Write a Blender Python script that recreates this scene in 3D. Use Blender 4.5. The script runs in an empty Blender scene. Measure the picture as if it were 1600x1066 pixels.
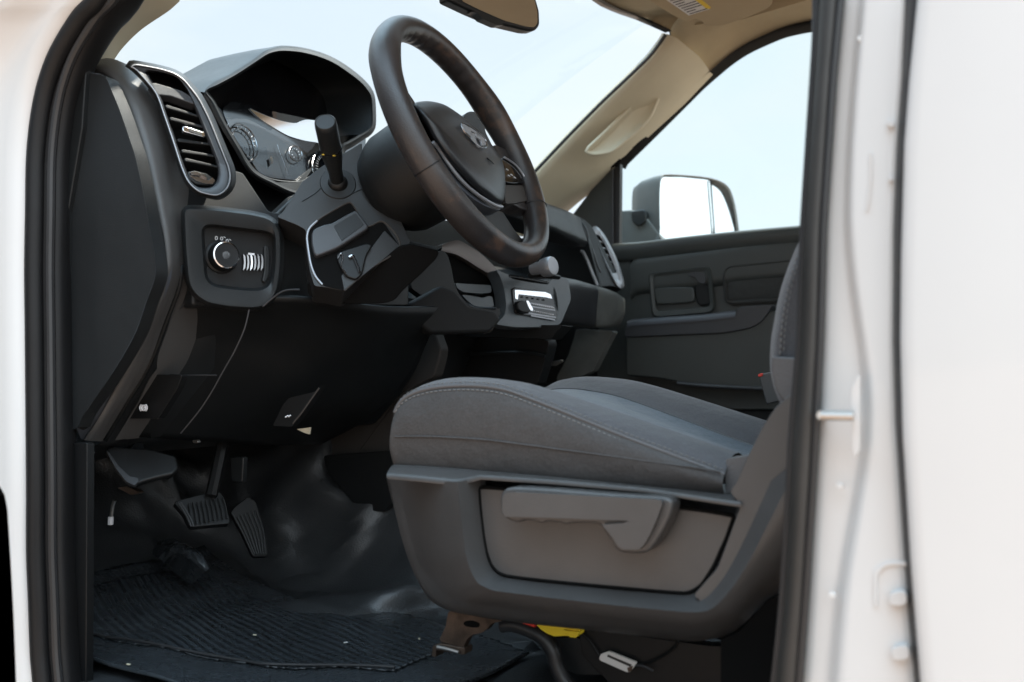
import bpy, bmesh, math, random
from mathutils import Vector, Matrix
random.seed(7)
S = bpy.context.scene
COL = S.collection
rad = math.radians

# ------------------------------------------------------------------ camera
CAM = Vector((1.135, -.813, 1.15)); F = 1480.0; TH = rad(28); PT = rad(2.2)
cd = bpy.data.cameras.new('camera'); cam = bpy.data.objects.new('camera', cd); COL.objects.link(cam)
cam.location = CAM; cam.rotation_euler = (rad(90) + PT, 0, TH)
cd.sensor_width = 36; cd.lens = 36 * F / 1600; cd.clip_start = .02; cd.clip_end = 3000
cd.dof.use_dof = True; cd.dof.focus_distance = 1.5; cd.dof.aperture_fstop = 4.5
S.camera = cam

# ------------------------------------------------------------------ light
SUN_EL, SUN_AZ = rad(66), rad(25)      # azimuth measured from +Y (passenger side) towards +X
w = bpy.data.worlds.new('World'); S.world = w; w.use_nodes = True
nt = w.node_tree; nt.nodes.clear()
out = nt.nodes.new('ShaderNodeOutputWorld'); bg = nt.nodes.new('ShaderNodeBackground')
sky = nt.nodes.new('ShaderNodeTexSky'); sky.sky_type = 'NISHITA'; sky.sun_disc = False
sky.sun_elevation = SUN_EL; sky.sun_rotation = SUN_AZ
sky.air_density = 1.0; sky.dust_density = 2.0; sky.ozone_density = 1.0
# thin veil of high cloud
tc = nt.nodes.new('ShaderNodeTexCoord'); mp = nt.nodes.new('ShaderNodeMapping'); mp.inputs['Scale'].default_value = (1, 1, 3.2)
nz = nt.nodes.new('ShaderNodeTexNoise'); nz.inputs['Scale'].default_value = 3.1; nz.inputs['Detail'].default_value = 7; nz.inputs['Roughness'].default_value = .55
cr = nt.nodes.new('ShaderNodeValToRGB'); cr.color_ramp.elements[0].position = .43; cr.color_ramp.elements[1].position = .60
cr.color_ramp.elements[0].color = (.74, .74, .74, 1); cr.color_ramp.elements[1].color = (.92, .92, .92, 1)
mx = nt.nodes.new('ShaderNodeMix'); mx.data_type = 'RGBA'
# unseen sky shaped to light cab: brighter overhead and rear right, darker front left
def wmath(op, a_, b_=None):
    n_ = nt.nodes.new('ShaderNodeMath'); n_.operation = op
    for i_, q_ in enumerate((a_, b_)):
        if q_ is None: continue
        if isinstance(q_, (int, float)): n_.inputs[i_].default_value = q_
        else: nt.links.new(q_, n_.inputs[i_])
    return n_.outputs[0]
sx = nt.nodes.new('ShaderNodeSeparateXYZ'); nt.links.new(tc.outputs['Generated'], sx.inputs[0])
def ramp(src, f0, f1):
    mr = nt.nodes.new('ShaderNodeMapRange'); mr.interpolation_type = 'SMOOTHSTEP'; mr.inputs['From Min'].default_value = f0; mr.inputs['From Max'].default_value = f1
    nt.links.new(src, mr.inputs['Value']); return mr.outputs['Result']
def lobe(d, f0, f1):
    q_ = nt.nodes.new('ShaderNodeVectorMath'); q_.operation = 'DOT_PRODUCT'; q_.inputs[1].default_value = Vector(d).normalized(); nt.links.new(tc.outputs['Generated'], q_.inputs[0])
    return ramp(q_.outputs['Value'], f0, f1)
up_ = ramp(sx.outputs['Z'], .36, .9); dk_ = lobe((-.75, -.66, .05), .1, .85); br_ = lobe((.86, -.46, .30), .1, .9)
tot = wmath('SUBTRACT', wmath('ADD', wmath('ADD', wmath('MULTIPLY', up_, 2.9), wmath('MULTIPLY', br_, 1.5)), 1), wmath('MULTIPLY', dk_, .7))
vm = nt.nodes.new('ShaderNodeVectorMath'); vm.operation = 'SCALE'; vc_ = nt.nodes.new('ShaderNodeMix'); vc_.data_type = 'RGBA'; vc_.inputs['A'].default_value = (3.95, 4.25, 4.38, 1); vc_.inputs['B'].default_value = (3.0, 4.15, 5.1, 1); nt.links.new(up_, vc_.inputs['Factor']); nt.links.new(vc_.outputs['Result'], vm.inputs[0]); nt.links.new(tot, vm.inputs['Scale'])
nt.links.new(vm.outputs['Vector'], mx.inputs['B'])
nt.links.new(tc.outputs['Generated'], mp.inputs['Vector']); nt.links.new(mp.outputs['Vector'], nz.inputs['Vector'])
nt.links.new(nz.outputs['Fac'], cr.inputs['Fac']); nt.links.new(cr.outputs['Color'], mx.inputs['Factor'])
nt.links.new(sky.outputs['Color'], mx.inputs['A']); nt.links.new(mx.outputs['Result'], bg.inputs['Color'])
nt.links.new(bg.outputs['Background'], out.inputs['Surface'])
bg.inputs['Strength'].default_value = .11
sl = bpy.data.lights.new('sun', 'SUN'); sl.energy = 3.4; sl.angle = rad(2.5); sl.color = (1, .93, .84)
so = bpy.data.objects.new('sun', sl); COL.objects.link(so)
sd = Vector((math.cos(SUN_EL) * math.sin(SUN_AZ), math.cos(SUN_EL) * math.cos(SUN_AZ), math.sin(SUN_EL)))
so.rotation_euler = (-sd).to_track_quat('-Z', 'Y').to_euler(); so.location = (0, 0, 8)
S.view_settings.view_transform = 'Standard'; S.view_settings.look = 'None'
S.view_settings.exposure = 1.12; S.view_settings.gamma = 1
S.render.engine = 'CYCLES'
S.cycles.max_bounces = 8; S.cycles.transparent_max_bounces = 12

# ------------------------------------------------------------------ unprojection of traced outlines on to real planes
fv = Vector((-math.sin(TH) * math.cos(PT), math.cos(TH) * math.cos(PT), math.sin(PT)))
rv = Vector((math.cos(TH), math.sin(TH), 0)); uv = rv.cross(fv)
def ray(px, py): return fv + rv * ((px - 800) / F) + uv * ((533 - py) / F)
def pt(px, py, pl):
    """pixel -> point on a plane: number = plane Y, ('x',v), ('z',v), ('d',v) depth, or (point, normal)"""
    d = ray(px, py)
    if isinstance(pl, (int, float)): return CAM + d * ((pl - CAM.y) / d.y)
    if pl[0] == 'x': return CAM + d * ((pl[1] - CAM.x) / d.x)
    if pl[0] == 'z': return CAM + d * ((pl[1] - CAM.z) / d.z)
    if pl[0] == 'd': return CAM + d * pl[1]
    p, n = Vector(pl[0]), Vector(pl[1])
    return CAM + d * ((p - CAM).dot(n) / d.dot(n))
def plane(px, py, y, n): return (pt(px, py, y), Vector(n).normalized())
def shift(pl, off):
    if isinstance(pl, (int, float)): return pl - off
    return (Vector(pl[0]) + Vector(pl[1]) * off, pl[1])
def vec(a):
    return Vector((a[0], a[1], a[2] if len(a) > 2 else 0))
def catmull(P, closed, sub=6):
    P = [vec(p) for p in P]; n = len(P); R = []
    rng = range(n if closed else n - 1)
    for i in rng:
        if closed: a, b, c, d = P[(i - 1) % n], P[i], P[(i + 1) % n], P[(i + 2) % n]
        else: a, b, c, d = P[max(i - 1, 0)], P[i], P[i + 1], P[min(i + 2, n - 1)]
        # centripetal-ish tension, limited by chord
        for k in range(sub):
            t = k / sub
            m1 = (c - a) * .5; m2 = (d - b) * .5; L = (c - b).length
            if m1.length > L: m1 *= L / m1.length
            if m2.length > L: m2 *= L / m2.length
            R.append((2*t**3-3*t*t+1)*b + (t**3-2*t*t+t)*m1 + (-2*t**3+3*t*t)*c + (t**3-t*t)*m2)
    if not closed: R.append(P[-1])
    return R
def resample(P, n, closed=False):
    P = [vec(p) for p in P]
    if closed: P = P + [P[0]]
    L = [0]
    for i in range(1, len(P)): L.append(L[-1] + (P[i] - P[i-1]).length)
    R = []; m = n if closed else n - 1; j = 0
    for k in range(n):
        s = L[-1] * k / m
        while j < len(P) - 2 and L[j+1] < s: j += 1
        t = (s - L[j]) / max(L[j+1] - L[j], 1e-9)
        R.append(P[j].lerp(P[j+1], min(max(t, 0), 1)))
    return R
def rnd(P, r, seg=4):
    """round the corners of a closed 2-D polygon"""
    P = [vec(p) for p in P]; n = len(P); R = []
    for i in range(n):
        a, b, c = P[i-1], P[i], P[(i+1) % n]
        d = min(r, (a-b).length * .45, (c-b).length * .45)
        p, q = b + (a-b).normalized() * d, b + (c-b).normalized() * d
        for k in range(seg + 1):
            t = k / seg; R.append(p * (1-t)**2 + b * 2*t*(1-t) + q * t*t)
    return R
def off2(P, d):
    """offset closed 2-D loop outward (d>0) from its centroid direction via normals"""
    P = [vec(p) for p in P]; n = len(P)
    area = sum(P[i].x * P[(i+1) % n].y - P[(i+1) % n].x * P[i].y for i in range(n))
    s = 1 if area > 0 else -1; R = []
    for i in range(n):
        t = P[(i+1) % n] - P[i-1]
        if t.length < 1e-6: R.append(P[i].copy()); continue
        t.normalize(); R.append(P[i] + Vector((t.y, -t.x, 0)) * s * d)
    return R
def un(P, pl): return [pt(p[0], p[1], pl) for p in P]

# ------------------------------------------------------------------ objects
WL = {}
def link(name, me, mat, parent=None, bevel=0, seg=3, smooth=35, sub=0, solid=0, label=None, kind=None):
    """link mesh data given in world coordinates as ONE object with its origin in its middle"""
    if len(me.vertices):
        c = Vector((0, 0, 0))
        for v in me.vertices: c += v.co
        c /= len(me.vertices)
        me.transform(Matrix.Translation(-c))
    else: c = Vector((0, 0, 0))
    o = bpy.data.objects.new(name, me); COL.objects.link(o); o.location = c; WL[o.name] = c
    mats = mat if isinstance(mat, (list, tuple)) else [mat]
    for m in mats: me.materials.append(m)
    for p in me.polygons: p.use_smooth = True
    if smooth and smooth < 180: me.set_sharp_from_angle(angle=rad(smooth))
    if solid:
        s = o.modifiers.new('solid', 'SOLIDIFY'); s.thickness = solid; s.offset = -1
    if bevel:
        b = o.modifiers.new('bevel', 'BEVEL'); b.width = bevel; b.segments = seg; b.limit_method = 'ANGLE'; b.angle_limit = rad(32)
        b.harden_normals = True
    if sub:
        s = o.modifiers.new('sub', 'SUBSURF'); s.levels = sub; s.render_levels = sub
    if parent is not None:
        o.parent = parent; o.matrix_parent_inverse = Matrix.Translation(-WL[parent.name])
    if label: o['label'] = label
    if kind: o['kind'] = kind
    return o
def mesh(name, V, Fc):
    me = bpy.data.meshes.new(name); me.from_pydata([tuple(v) for v in V], [], Fc); me.update()
    bm = bmesh.new(); bm.from_mesh(me); bmesh.ops.recalc_face_normals(bm, faces=bm.faces); bm.to_mesh(me); bm.free()
    return me
def plate(name, mat, parent, pix, pl, thick, bevel=.003, smooth=True, nrm=None, **k):
    """traced outline on a real plane, given thickness away from the viewer"""
    P = catmull(pix, True) if smooth is True else (rnd(pix, smooth) if smooth else [vec(p) for p in pix])
    A = un(P, pl)
    if nrm is None: n = Vector((0, -1, 0)) if isinstance(pl, (int, float)) else (Vector((1,0,0)) if pl[0] == 'x' else Vector(pl[1]))
    else: n = Vector(nrm).normalized()
    B = [a - n * thick for a in A]; m = len(A)
    Fc = [list(range(m)), list(range(2*m - 1, m - 1, -1))] + [[i, (i+1) % m, m + (i+1) % m, m + i] for i in range(m)]
    return link(name, mesh(name, A + B, Fc), mat, parent, bevel=bevel, **k)
def loops(name, mat, parent, L, closed=True, cap0=False, cap1=False, **k):
    """skin through 3-D loops of equal count"""
    V = [v for l in L for v in l]; n = len(L[0]); Fc = []
    for a in range(len(L) - 1):
        for i in range(n if closed else n - 1):
            j = (i+1) % n; Fc.append([a*n+i, a*n+j, (a+1)*n+j, (a+1)*n+i])
    if cap0: Fc.append(list(range(n)))
    if cap1: Fc.append(list(range((len(L)-1)*n, len(L)*n)))
    return link(name, mesh(name, V, Fc), mat, parent, **k)
def pixloops(name, mat, parent, spec, n=96, smooth=True, **k):
    """spec: list of (closed pixel loop, plane); loops start at matching corners"""
    L = []
    for P, pl in spec:
        q = catmull(P, True) if smooth is True else (rnd(P, smooth) if smooth else P)
        L.append(un(resample(q, n, True), pl))
    return loops(name, mat, parent, L, **k)
def strip(name, mat, parent, curves, n=48, rows=0, **k):
    """skin through open curves: list of 3-D point lists"""
    L = [resample(catmull(c, False), n) for c in curves]
    if rows:
        T = []
        for i in range(n):
            T.append(resample(catmull([l[i] for l in L], False), rows))
        L = [[T[i][r] for i in range(n)] for r in range(rows)]
    return loops(name, mat, parent, L, closed=False, **k)
def tube(name, mat, parent, P, r, n=10, sm=True, closed=False, cap=True, flat=1, **k):
    P = catmull(P, closed) if sm else [vec(p) for p in P]
    m = len(P); L = []
    prev = None
    for i, p in enumerate(P):
        if closed: t = P[(i+1) % m] - P[i-1]
        else: t = P[min(i+1, m-1)] - P[max(i-1, 0)]
        t.normalize()
        if prev is None:
            a = Vector((0, 0, 1)) if abs(t.z) < .9 else Vector((1, 0, 0)); u = t.cross(a).normalized()
        else: u = (prev - t * prev.dot(t)).normalized()
        prev = u; w_ = t.cross(u)
        rr = r(i / (m-1)) if callable(r) else r
        L.append([p + (u * math.cos(2*math.pi*j/n) + w_ * math.sin(2*math.pi*j/n) * flat) * rr for j in range(n)])
    if closed: L.append(L[0]); cap = False
    return loops(name, mat, parent, L, cap0=cap, cap1=cap, **k)
def lathe(name, mat, parent, c, axis, prof, n=40, up=None, **k):
    """prof: list of (radius, height along axis)"""
    ax = Vector(axis).normalized(); a = Vector((0,0,1)) if abs(ax.z) < .9 else Vector((1,0,0))
    u = ax.cross(a).normalized(); w_ = ax.cross(u); c = Vector(c)
    L = [[c + ax*h + (u*math.cos(2*math.pi*j/n) + w_*math.sin(2*math.pi*j/n))*max(r_, 1e-5) for j in range(n)] for r_, h in prof]
    return loops(name, mat, parent, L, cap0=True, cap1=True, **k)
def box(name, mat, parent, c, s, rot=None, bevel=.002, **k):
    R = rot if rot is not None else Matrix.Identity(3); c = Vector(c)
    V = [c + R @ Vector((x*s[0]/2, y*s[1]/2, z*s[2]/2)) for x in (-1,1) for y in (-1,1) for z in (-1,1)]
    Fc = [[0,1,3,2],[4,6,7,5],[0,4,5,1],[2,3,7,6],[0,2,6,4],[1,5,7,3]]
    return link(name, mesh(name, V, Fc), mat, parent, bevel=bevel, **k)
def merged(name, mat, parent, parts, **k):
    """several closed shapes that form one part: parts = list of objects, joined as data"""
    bm = bmesh.new()
    for o in parts:
        dg = bpy.context.evaluated_depsgraph_get(); dg.update()
        me = bpy.data.meshes.new_from_object(o.evaluated_get(dg)); me.transform(Matrix.Translation(o.location)); bm.from_mesh(me)
        bpy.data.meshes.remove(me)
    for o in parts: bpy.data.objects.remove(o)
    me = bpy.data.meshes.new(name); bm.to_mesh(me); bm.free(); me.materials.clear()
    for p in me.polygons: p.material_index = 0
    return link(name, me, mat, parent, **k)

# ------------------------------------------------------------------ materials
def mat(name, col, rough=.5, metal=0, grain=0, gscale=900, spec=.5, var=0, vscale=6, coat=0, sheen=0, weave=0, dirt_tone=None, dscale=30, dthr=.62, streak=0):
    m = bpy.data.materials.new(name); m.use_nodes = True; t = m.node_tree; b = t.nodes['Principled BSDF']
    b.inputs['Base Color'].default_value = (*col, 1); b.inputs['Roughness'].default_value = rough; b.inputs['Metallic'].default_value = metal
    b.inputs['Specular IOR Level'].default_value = spec
    if coat: b.inputs['Coat Weight'].default_value = coat; b.inputs['Coat Roughness'].default_value = .05
    if sheen: b.inputs['Sheen Weight'].default_value = sheen; b.inputs['Sheen Roughness'].default_value = .45
    g = t.nodes.new('ShaderNodeTexCoord'); co = t.nodes.new('ShaderNodeNewGeometry').outputs['Position']
    def noise(sc, det=3, ro=.5):
        n = t.nodes.new('ShaderNodeTexNoise'); n.inputs['Scale'].default_value = sc; n.inputs['Detail'].default_value = det; n.inputs['Roughness'].default_value = ro
        t.links.new(co, n.inputs['Vector']); return n
    colout = None
    if var:
        n = noise(vscale, 5, .6); r = t.nodes.new('ShaderNodeValToRGB')
        r.color_ramp.elements[0].position = .3; r.color_ramp.elements[1].position = .7
        r.color_ramp.elements[0].color = (*[c*(1-var) for c in col], 1); r.color_ramp.elements[1].color = (*[min(c*(1+var), 1) for c in col], 1)
        t.links.new(n.outputs['Fac'], r.inputs['Fac']); colout = r.outputs['Color']; t.links.new(colout, b.inputs['Base Color'])
        rr = t.nodes.new('ShaderNodeMapRange'); rr.inputs['To Min'].default_value = max(rough - .08, .02); rr.inputs['To Max'].default_value = min(rough + .08, 1)
        n3 = noise(vscale*3.3, 6, .65)
        t.links.new(n3.outputs['Fac'], rr.inputs['Value']); t.links.new(rr.outputs['Result'], b.inputs['Roughness'])
    if dirt_tone:
        n = noise(dscale, 8, .72); r = t.nodes.new('ShaderNodeValToRGB'); r.color_ramp.elements[0].position = dthr; r.color_ramp.elements[1].position = dthr + .06
        mxx = t.nodes.new('ShaderNodeMix'); mxx.data_type = 'RGBA'; mxx.inputs['B'].default_value = (*dirt_tone, 1)
        if colout: t.links.new(colout, mxx.inputs['A'])
        else: mxx.inputs['A'].default_value = (*col, 1)
        t.links.new(n.outputs['Fac'], r.inputs['Fac']); t.links.new(r.outputs['Color'], mxx.inputs['Factor']); t.links.new(mxx.outputs['Result'], b.inputs['Base Color'])
    h = None
    if grain:
        v = t.nodes.new('ShaderNodeTexVoronoi'); v.inputs['Scale'].default_value = gscale; t.links.new(co, v.inputs['Vector'])
        bp = t.nodes.new('ShaderNodeBump'); bp.inputs['Strength'].default_value = grain; bp.inputs['Distance'].default_value = .0006
        t.links.new(v.outputs['Distance'], bp.inputs['Height']); t.links.new(bp.outputs['Normal'], b.inputs['Normal']); h = bp
    if weave:
        wv = t.nodes.new('ShaderNodeTexWave'); wv.inputs['Scale'].default_value = 260; wv.bands_direction = 'X'; t.links.new(co, wv.inputs['Vector'])
        wz = t.nodes.new('ShaderNodeTexWave'); wz.inputs['Scale'].default_value = 260; wz.bands_direction = 'Z'; t.links.new(co, wz.inputs['Vector'])
        mu = t.nodes.new('ShaderNodeMath'); mu.operation = 'ADD'; t.links.new(wv.outputs['Fac'], mu.inputs[0]); t.links.new(wz.outputs['Fac'], mu.inputs[1])
        bp = t.nodes.new('ShaderNodeBump'); bp.inputs['Strength'].default_value = weave; bp.inputs['Distance'].default_value = .0008
        t.links.new(mu.outputs[0], bp.inputs['Height'])
        fn = noise(420, 3, .7); fm_ = t.nodes.new('ShaderNodeMapRange'); fm_.inputs['From Min'].default_value = .3; fm_.inputs['From Max'].default_value = .7; fm_.inputs['To Min'].default_value = .8; fm_.inputs['To Max'].default_value = 1.22
        t.links.new(fn.outputs['Fac'], fm_.inputs['Value']); sc_ = t.nodes.new('ShaderNodeVectorMath'); sc_.operation = 'SCALE'; t.links.new(fm_.outputs[0], sc_.inputs['Scale'])
        if colout: t.links.new(colout, sc_.inputs[0])
        else: sc_.inputs[0].default_value = col
        t.links.new(sc_.outputs[0], b.inputs['Base Color'])
        n = noise(14, 6, .6); b2 = t.nodes.new('ShaderNodeBump'); b2.inputs['Strength'].default_value = .5; b2.inputs['Distance'].default_value = .012
        t.links.new(n.outputs['Fac'], b2.inputs['Height']); t.links.new(b2.outputs['Normal'], bp.inputs['Normal']); t.links.new(bp.outputs['Normal'], b.inputs['Normal'])
    return m
M = dict(
 white=mat('white_paint', (.66,.65,.635), .34, coat=.6, var=.02, vscale=3),
 seal=mat('black_rubber', (.02,.02,.021), .42, var=.2),
 sealg=mat('grey_rubber', (.03,.029,.027), .45, var=.15, vscale=20),
 dash=mat('dash_plastic', (.013,.0145,.0155), .42, grain=.3, var=.18, spec=.36),
 dashd=mat('dash_plastic_dark', (.006,.007,.0075), .5, grain=.25, var=.15, spec=.3),
 trim=mat('grey_trim_plastic', (.036,.038,.042), .40, grain=.2, var=.12),
 silver=mat('silver_trim_paint', (.30,.31,.33), .33, metal=.35, grain=.08, var=.08),
 gloss=mat('gloss_black', (.006,.006,.007), .09),
 black=mat('black_plastic', (.006,.0065,.007), .45, grain=.2, spec=.35),
 void=mat('deep_black_plastic', (.003,.003,.003), .8, spec=.1),
 chrome=mat('chrome', (.75,.76,.78), .12, metal=1),
 dchrome=mat('dark_chrome', (.35,.35,.36), .2, metal=1),
 leather=mat('wheel_leather', (.028,.025,.025), .36, grain=.35, gscale=520, var=.35, vscale=9, dirt_tone=(.062,.040,.030), dscale=7, dthr=.50),  # brown patches: worn leather, with the warm ground reflection put into the colour
 airbag=mat('airbag_cover', (.010,.011,.013), .36, grain=.3, gscale=700),
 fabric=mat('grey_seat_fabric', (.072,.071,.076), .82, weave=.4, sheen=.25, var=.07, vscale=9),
 fabrict=mat('blue_grey_seat_fabric', (.072,.095,.118), .85, weave=.35, sheen=.45, var=.07, vscale=9),
 vinyl=mat('grey_vinyl', (.085,.083,.085), .5, grain=.4, gscale=500, var=.1),
 thread=mat('light_thread', (.15,.145,.14), .8),
 shield=mat('seat_shield_plastic', (.062,.060,.059), .33, grain=.3, gscale=800, var=.1, vscale=12, dirt_tone=(.16,.14,.12), dscale=60, dthr=.74),
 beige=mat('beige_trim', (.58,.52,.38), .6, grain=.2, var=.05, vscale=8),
 beigef=mat('beige_headliner', (.42,.34,.22), .9, grain=.5, gscale=500, var=.06),
 door=mat('door_panel_plastic', (.038,.043,.041), .42, grain=.3, var=.1),
 doorf=mat('door_insert_fabric', (.032,.034,.033), .8, weave=.2, var=.1),
 dust=mat('dusty_grey_plastic', (.065,.066,.06), .55, grain=.3, var=.2, vscale=20, dirt_tone=(.45,.42,.36), dscale=75, dthr=.66),
 floor=mat('black_vinyl_floor', (.026,.028,.030), .42, grain=.6, gscale=300, spec=.7, var=.2, dirt_tone=(.05,.045,.04), dscale=40, dthr=.63),
 console=mat('brown_grey_plastic', (.034,.030,.027), .6, grain=.3),
 steel=mat('worn_steel', (.09,.065,.05), .45, metal=.7, var=.5, vscale=40),
 zinc=mat('zinc_steel', (.55,.53,.50), .3, metal=1),
 yellow=mat('yellow_plastic', (.85,.62,.02), .45),
 red=mat('red_plastic', (.65,.05,.03), .45),
 paper=mat('white_label', (.75,.74,.72), .6),
 ylabel=mat('yellow_label', (.8,.58,.08), .6),
 mark=mat('white_marking', (.7,.72,.75), .5),
 mgreyp=mat('mirror_housing_plastic', (.13,.13,.125), .5, grain=.3, var=.15),
 dirt_tone=mat('dirt_ground', (.31,.205,.145), .95, var=.25, vscale=1.3),
 shell=mat('column_plastic', (.020,.0205,.021), .40, grain=.35, var=.18, vscale=14, spec=.42),
 hoodm=mat('matte_hood', (.012,.013,.014), .62, grain=.3, var=.12, spec=.3),
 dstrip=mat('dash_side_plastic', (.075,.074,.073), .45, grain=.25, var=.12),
 sealk=mat('matte_black_rubber', (.007,.007,.0075), .5, var=.2, spec=.3),
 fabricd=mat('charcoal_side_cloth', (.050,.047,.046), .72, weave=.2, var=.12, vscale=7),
 fit=mat('painted_fitting', (.60,.58,.56), .4),
 capband=mat('cap_edge_plastic', (.065,.072,.085), .40, grain=.2, var=.08),
 bandtrim=mat('bronze_grey_trim', (.12,.10,.09), .36, metal=.3, grain=.1, var=.1),
 glare_mirror=mat('lens_glare_mirror', (.80,.84,.86), .07, metal=1),  # near-mirror for the glare strip added on the cluster lens
 cover=mat('stack_plastic', (.085,.10,.11), .36, grain=.2, var=.08),
)
def mirror_mat():
    m = bpy.data.materials.new('mirror_glass'); m.use_nodes = True; b = m.node_tree.nodes['Principled BSDF']
    b.inputs['Metallic'].default_value = 1; b.inputs['Base Color'].default_value = (.93,.94,.94,1); b.inputs['Roughness'].default_value = .015; return m
M['mirror'] = mirror_mat()
def glass_mat(name, tint, refl):
    m = bpy.data.materials.new(name); m.use_nodes = True; t = m.node_tree; t.nodes.clear()
    o = t.nodes.new('ShaderNodeOutputMaterial'); a = t.nodes.new('ShaderNodeBsdfTransparent'); g = t.nodes.new('ShaderNodeBsdfGlossy'); x = t.nodes.new('ShaderNodeMixShader')
    lw0 = t.nodes.new('ShaderNodeLayerWeight'); lw0.inputs['Blend'].default_value = .5
    pw = t.nodes.new('ShaderNodeMath'); pw.operation = 'POWER'; pw.inputs[1].default_value = 5; t.links.new(lw0.outputs['Facing'], pw.inputs[0])
    lw = t.nodes.new('ShaderNodeMath'); lw.operation = 'MULTIPLY_ADD'; lw.inputs[1].default_value = 1 - refl; lw.inputs[2].default_value = refl; t.links.new(pw.outputs[0], lw.inputs[0])
    a.inputs['Color'].default_value = (*tint, 1); g.inputs['Roughness'].default_value = .01
    t.links.new(lw.outputs[0], x.inputs[0]); t.links.new(a.outputs[0], x.inputs[1]); t.links.new(g.outputs[0], x.inputs[2]); t.links.new(x.outputs[0], o.inputs[0]); return m
M['glass'] = glass_mat('clear_glass', (.95,.985,.975), .012)
M['lens'] = glass_mat('cluster_lens', (.9,.9,.9), .06)
def rib_mat(name, mode):
    """rubber with moulded ribs (real relief as bump)"""
    m = mat(name, (.028,.032,.036), .27, var=.3, vscale=7); t = m.node_tree; b = t.nodes['Principled BSDF']
    ge = t.nodes.new('ShaderNodeNewGeometry')
    n = t.nodes.new('ShaderNodeTexNoise'); n.inputs['Scale'].default_value = 3; n.inputs['Detail'].default_value = 1
    mxn = t.nodes.new('ShaderNodeVectorMath'); mxn.operation = 'MULTIPLY_ADD'; mxn.inputs[1].default_value = (.06,.06,0)
    t.links.new(ge.outputs['Position'], n.inputs['Vector']); t.links.new(n.outputs['Color'], mxn.inputs[0]); t.links.new(ge.outputs['Position'], mxn.inputs[2])
    if mode == 'rib':
        wv = t.nodes.new('ShaderNodeTexWave'); wv.inputs['Scale'].default_value = 22; wv.bands_direction = 'Y'
        mpn = t.nodes.new('ShaderNodeMapping'); mpn.inputs['Rotation'].default_value = (0,0,rad(22)); t.links.new(mxn.outputs[0], mpn.inputs[0]); t.links.new(mpn.outputs[0], wv.inputs['Vector']); src = wv.outputs['Fac']
    else:
        br = t.nodes.new('ShaderNodeTexBrick'); br.inputs['Scale'].default_value = 30; br.inputs['Mortar Size'].default_value = .03; br.inputs['Mortar Smooth'].default_value = .6
        t.links.new(ge.outputs['Position'], br.inputs['Vector']); src = br.outputs['Fac']
    bp = t.nodes.new('ShaderNodeBump'); bp.inputs['Strength'].default_value = .9; bp.inputs['Distance'].default_value = .004 if mode == 'rib' else -.004
    t.links.new(src, bp.inputs['Height']); t.links.new(bp.outputs['Normal'], b.inputs['Normal']); return m
M['rib'] = rib_mat('ribbed_rubber', 'rib'); M['stud'] = rib_mat('studded_rubber', 'stud')

# ------------------------------------------------------------------ zoomed tracing frames (crop pixel -> photograph pixel)
def fr(ox, oy, s): return lambda *a: [(ox + a[i]*s, oy + a[i+1]*s) for i in range(0, len(a), 2)]
zA = fr(0,0,.3096); zB = fr(200,60,.2815); zC = fr(540,0,.4128); zD = fr(80,280,.394); zE = fr(400,160,.319)
zG = fr(660,300,.3001); zH = fr(880,240,.3565); zI = fr(820,0,.3125); zK = fr(100,660,.2439); zL = fr(580,560,.4746)
zN = fr(640,900,.375); zQ = fr(1180,0,.5); zR = fr(1180,533,.5); zT = fr(0,700,.3433); zW = fr(400,420,.2626)
z1 = fr(0,0,1)
def U(P, pl): return un(P, pl)

# ------------------------------------------------------------------ the ground
g = mesh('ground', [(-400,-400,0),(400,-400,0),(400,400,0),(-400,400,0)], [[0,1,2,3]])
ground = link('ground', g, M['dirt_tone'], kind='structure')

# ------------------------------------------------------------------ the truck
truck = bpy.data.objects.new('pickup_truck', None); COL.objects.link(truck); truck.location = (.9, .83, .45); WL['pickup_truck'] = Vector((.9, .83, .45))
truck['label'] = 'white pickup truck, driver door open on black dashboard and grey seat'
truck['category'] = 'pickup truck'
bpy.context.view_layer.update()
def T(*a, **k): return a

# --- cab shell: floor, firewall, rocker, roof, rear wall
def cabbox(name, m, c, s, **k): return box(name, m, truck, c, s, **k)
fl = [Vector((x, y, z)) for x, z in ((-.42,1.12),(-.36,.98),(-.22,.83),(-.05,.765),(.3,.745),(1.0,.745),(2.0,.745)) for y in (0,)]
prof = [(-.47,1.25),(-.44,1.05),(-.36,.90),(-.22,.80),(-.05,.752),(.3,.742),(1.0,.742),(2.0,.742)]
L = []
for yy, dz in ((.03,0),(.10,0),(.3,0),(.50,.0),(.60,.02),(.66,.13),(.72,.20),(.83,.22),(.94,.20),(1.0,.13),(1.06,.02),(1.2,0),(1.4,0),(1.69,0)):
    L.append([Vector((x + (.10*dz/.2 if i < 4 else 0), yy, z + dz*(1 if i > 1 else .5))) for i, (x, z) in enumerate(prof)])
L2 = [resample(catmull(l, False), 110) for l in L]
L3 = []
for i in range(110): L3.append(resample(catmull([l[i] for l in L2], False), 120))
from mathutils import noise as mnoise
for i, rw_ in enumerate(L3):
    for p in rw_:
        wgt = min(1, max(0, (p.y - .34)/.2)) * (1 if p.y < 1.2 else .3) + (.08 if p.x < -.3 else 0)
        q_ = Vector((p.x*4.2 + p.y*1.5, p.y*5.5 - p.x*2, p.z*4))
        h_ = mnoise.noise(q_)*.040 + (1-abs(mnoise.noise(q_*1.9 + Vector((3,1,2)))))**7*.032
        if p.x < .55: p.z += h_*wgt*.8; p.x += h_*wgt*.9; p.y -= abs(h_)*wgt*.5
floor = loops('floor_covering', M['floor'], truck, L3, closed=False, smooth=180)
firewall = cabbox('firewall', M['void'], (-.50,.83,1.10), (.04,1.66,.80))
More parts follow.
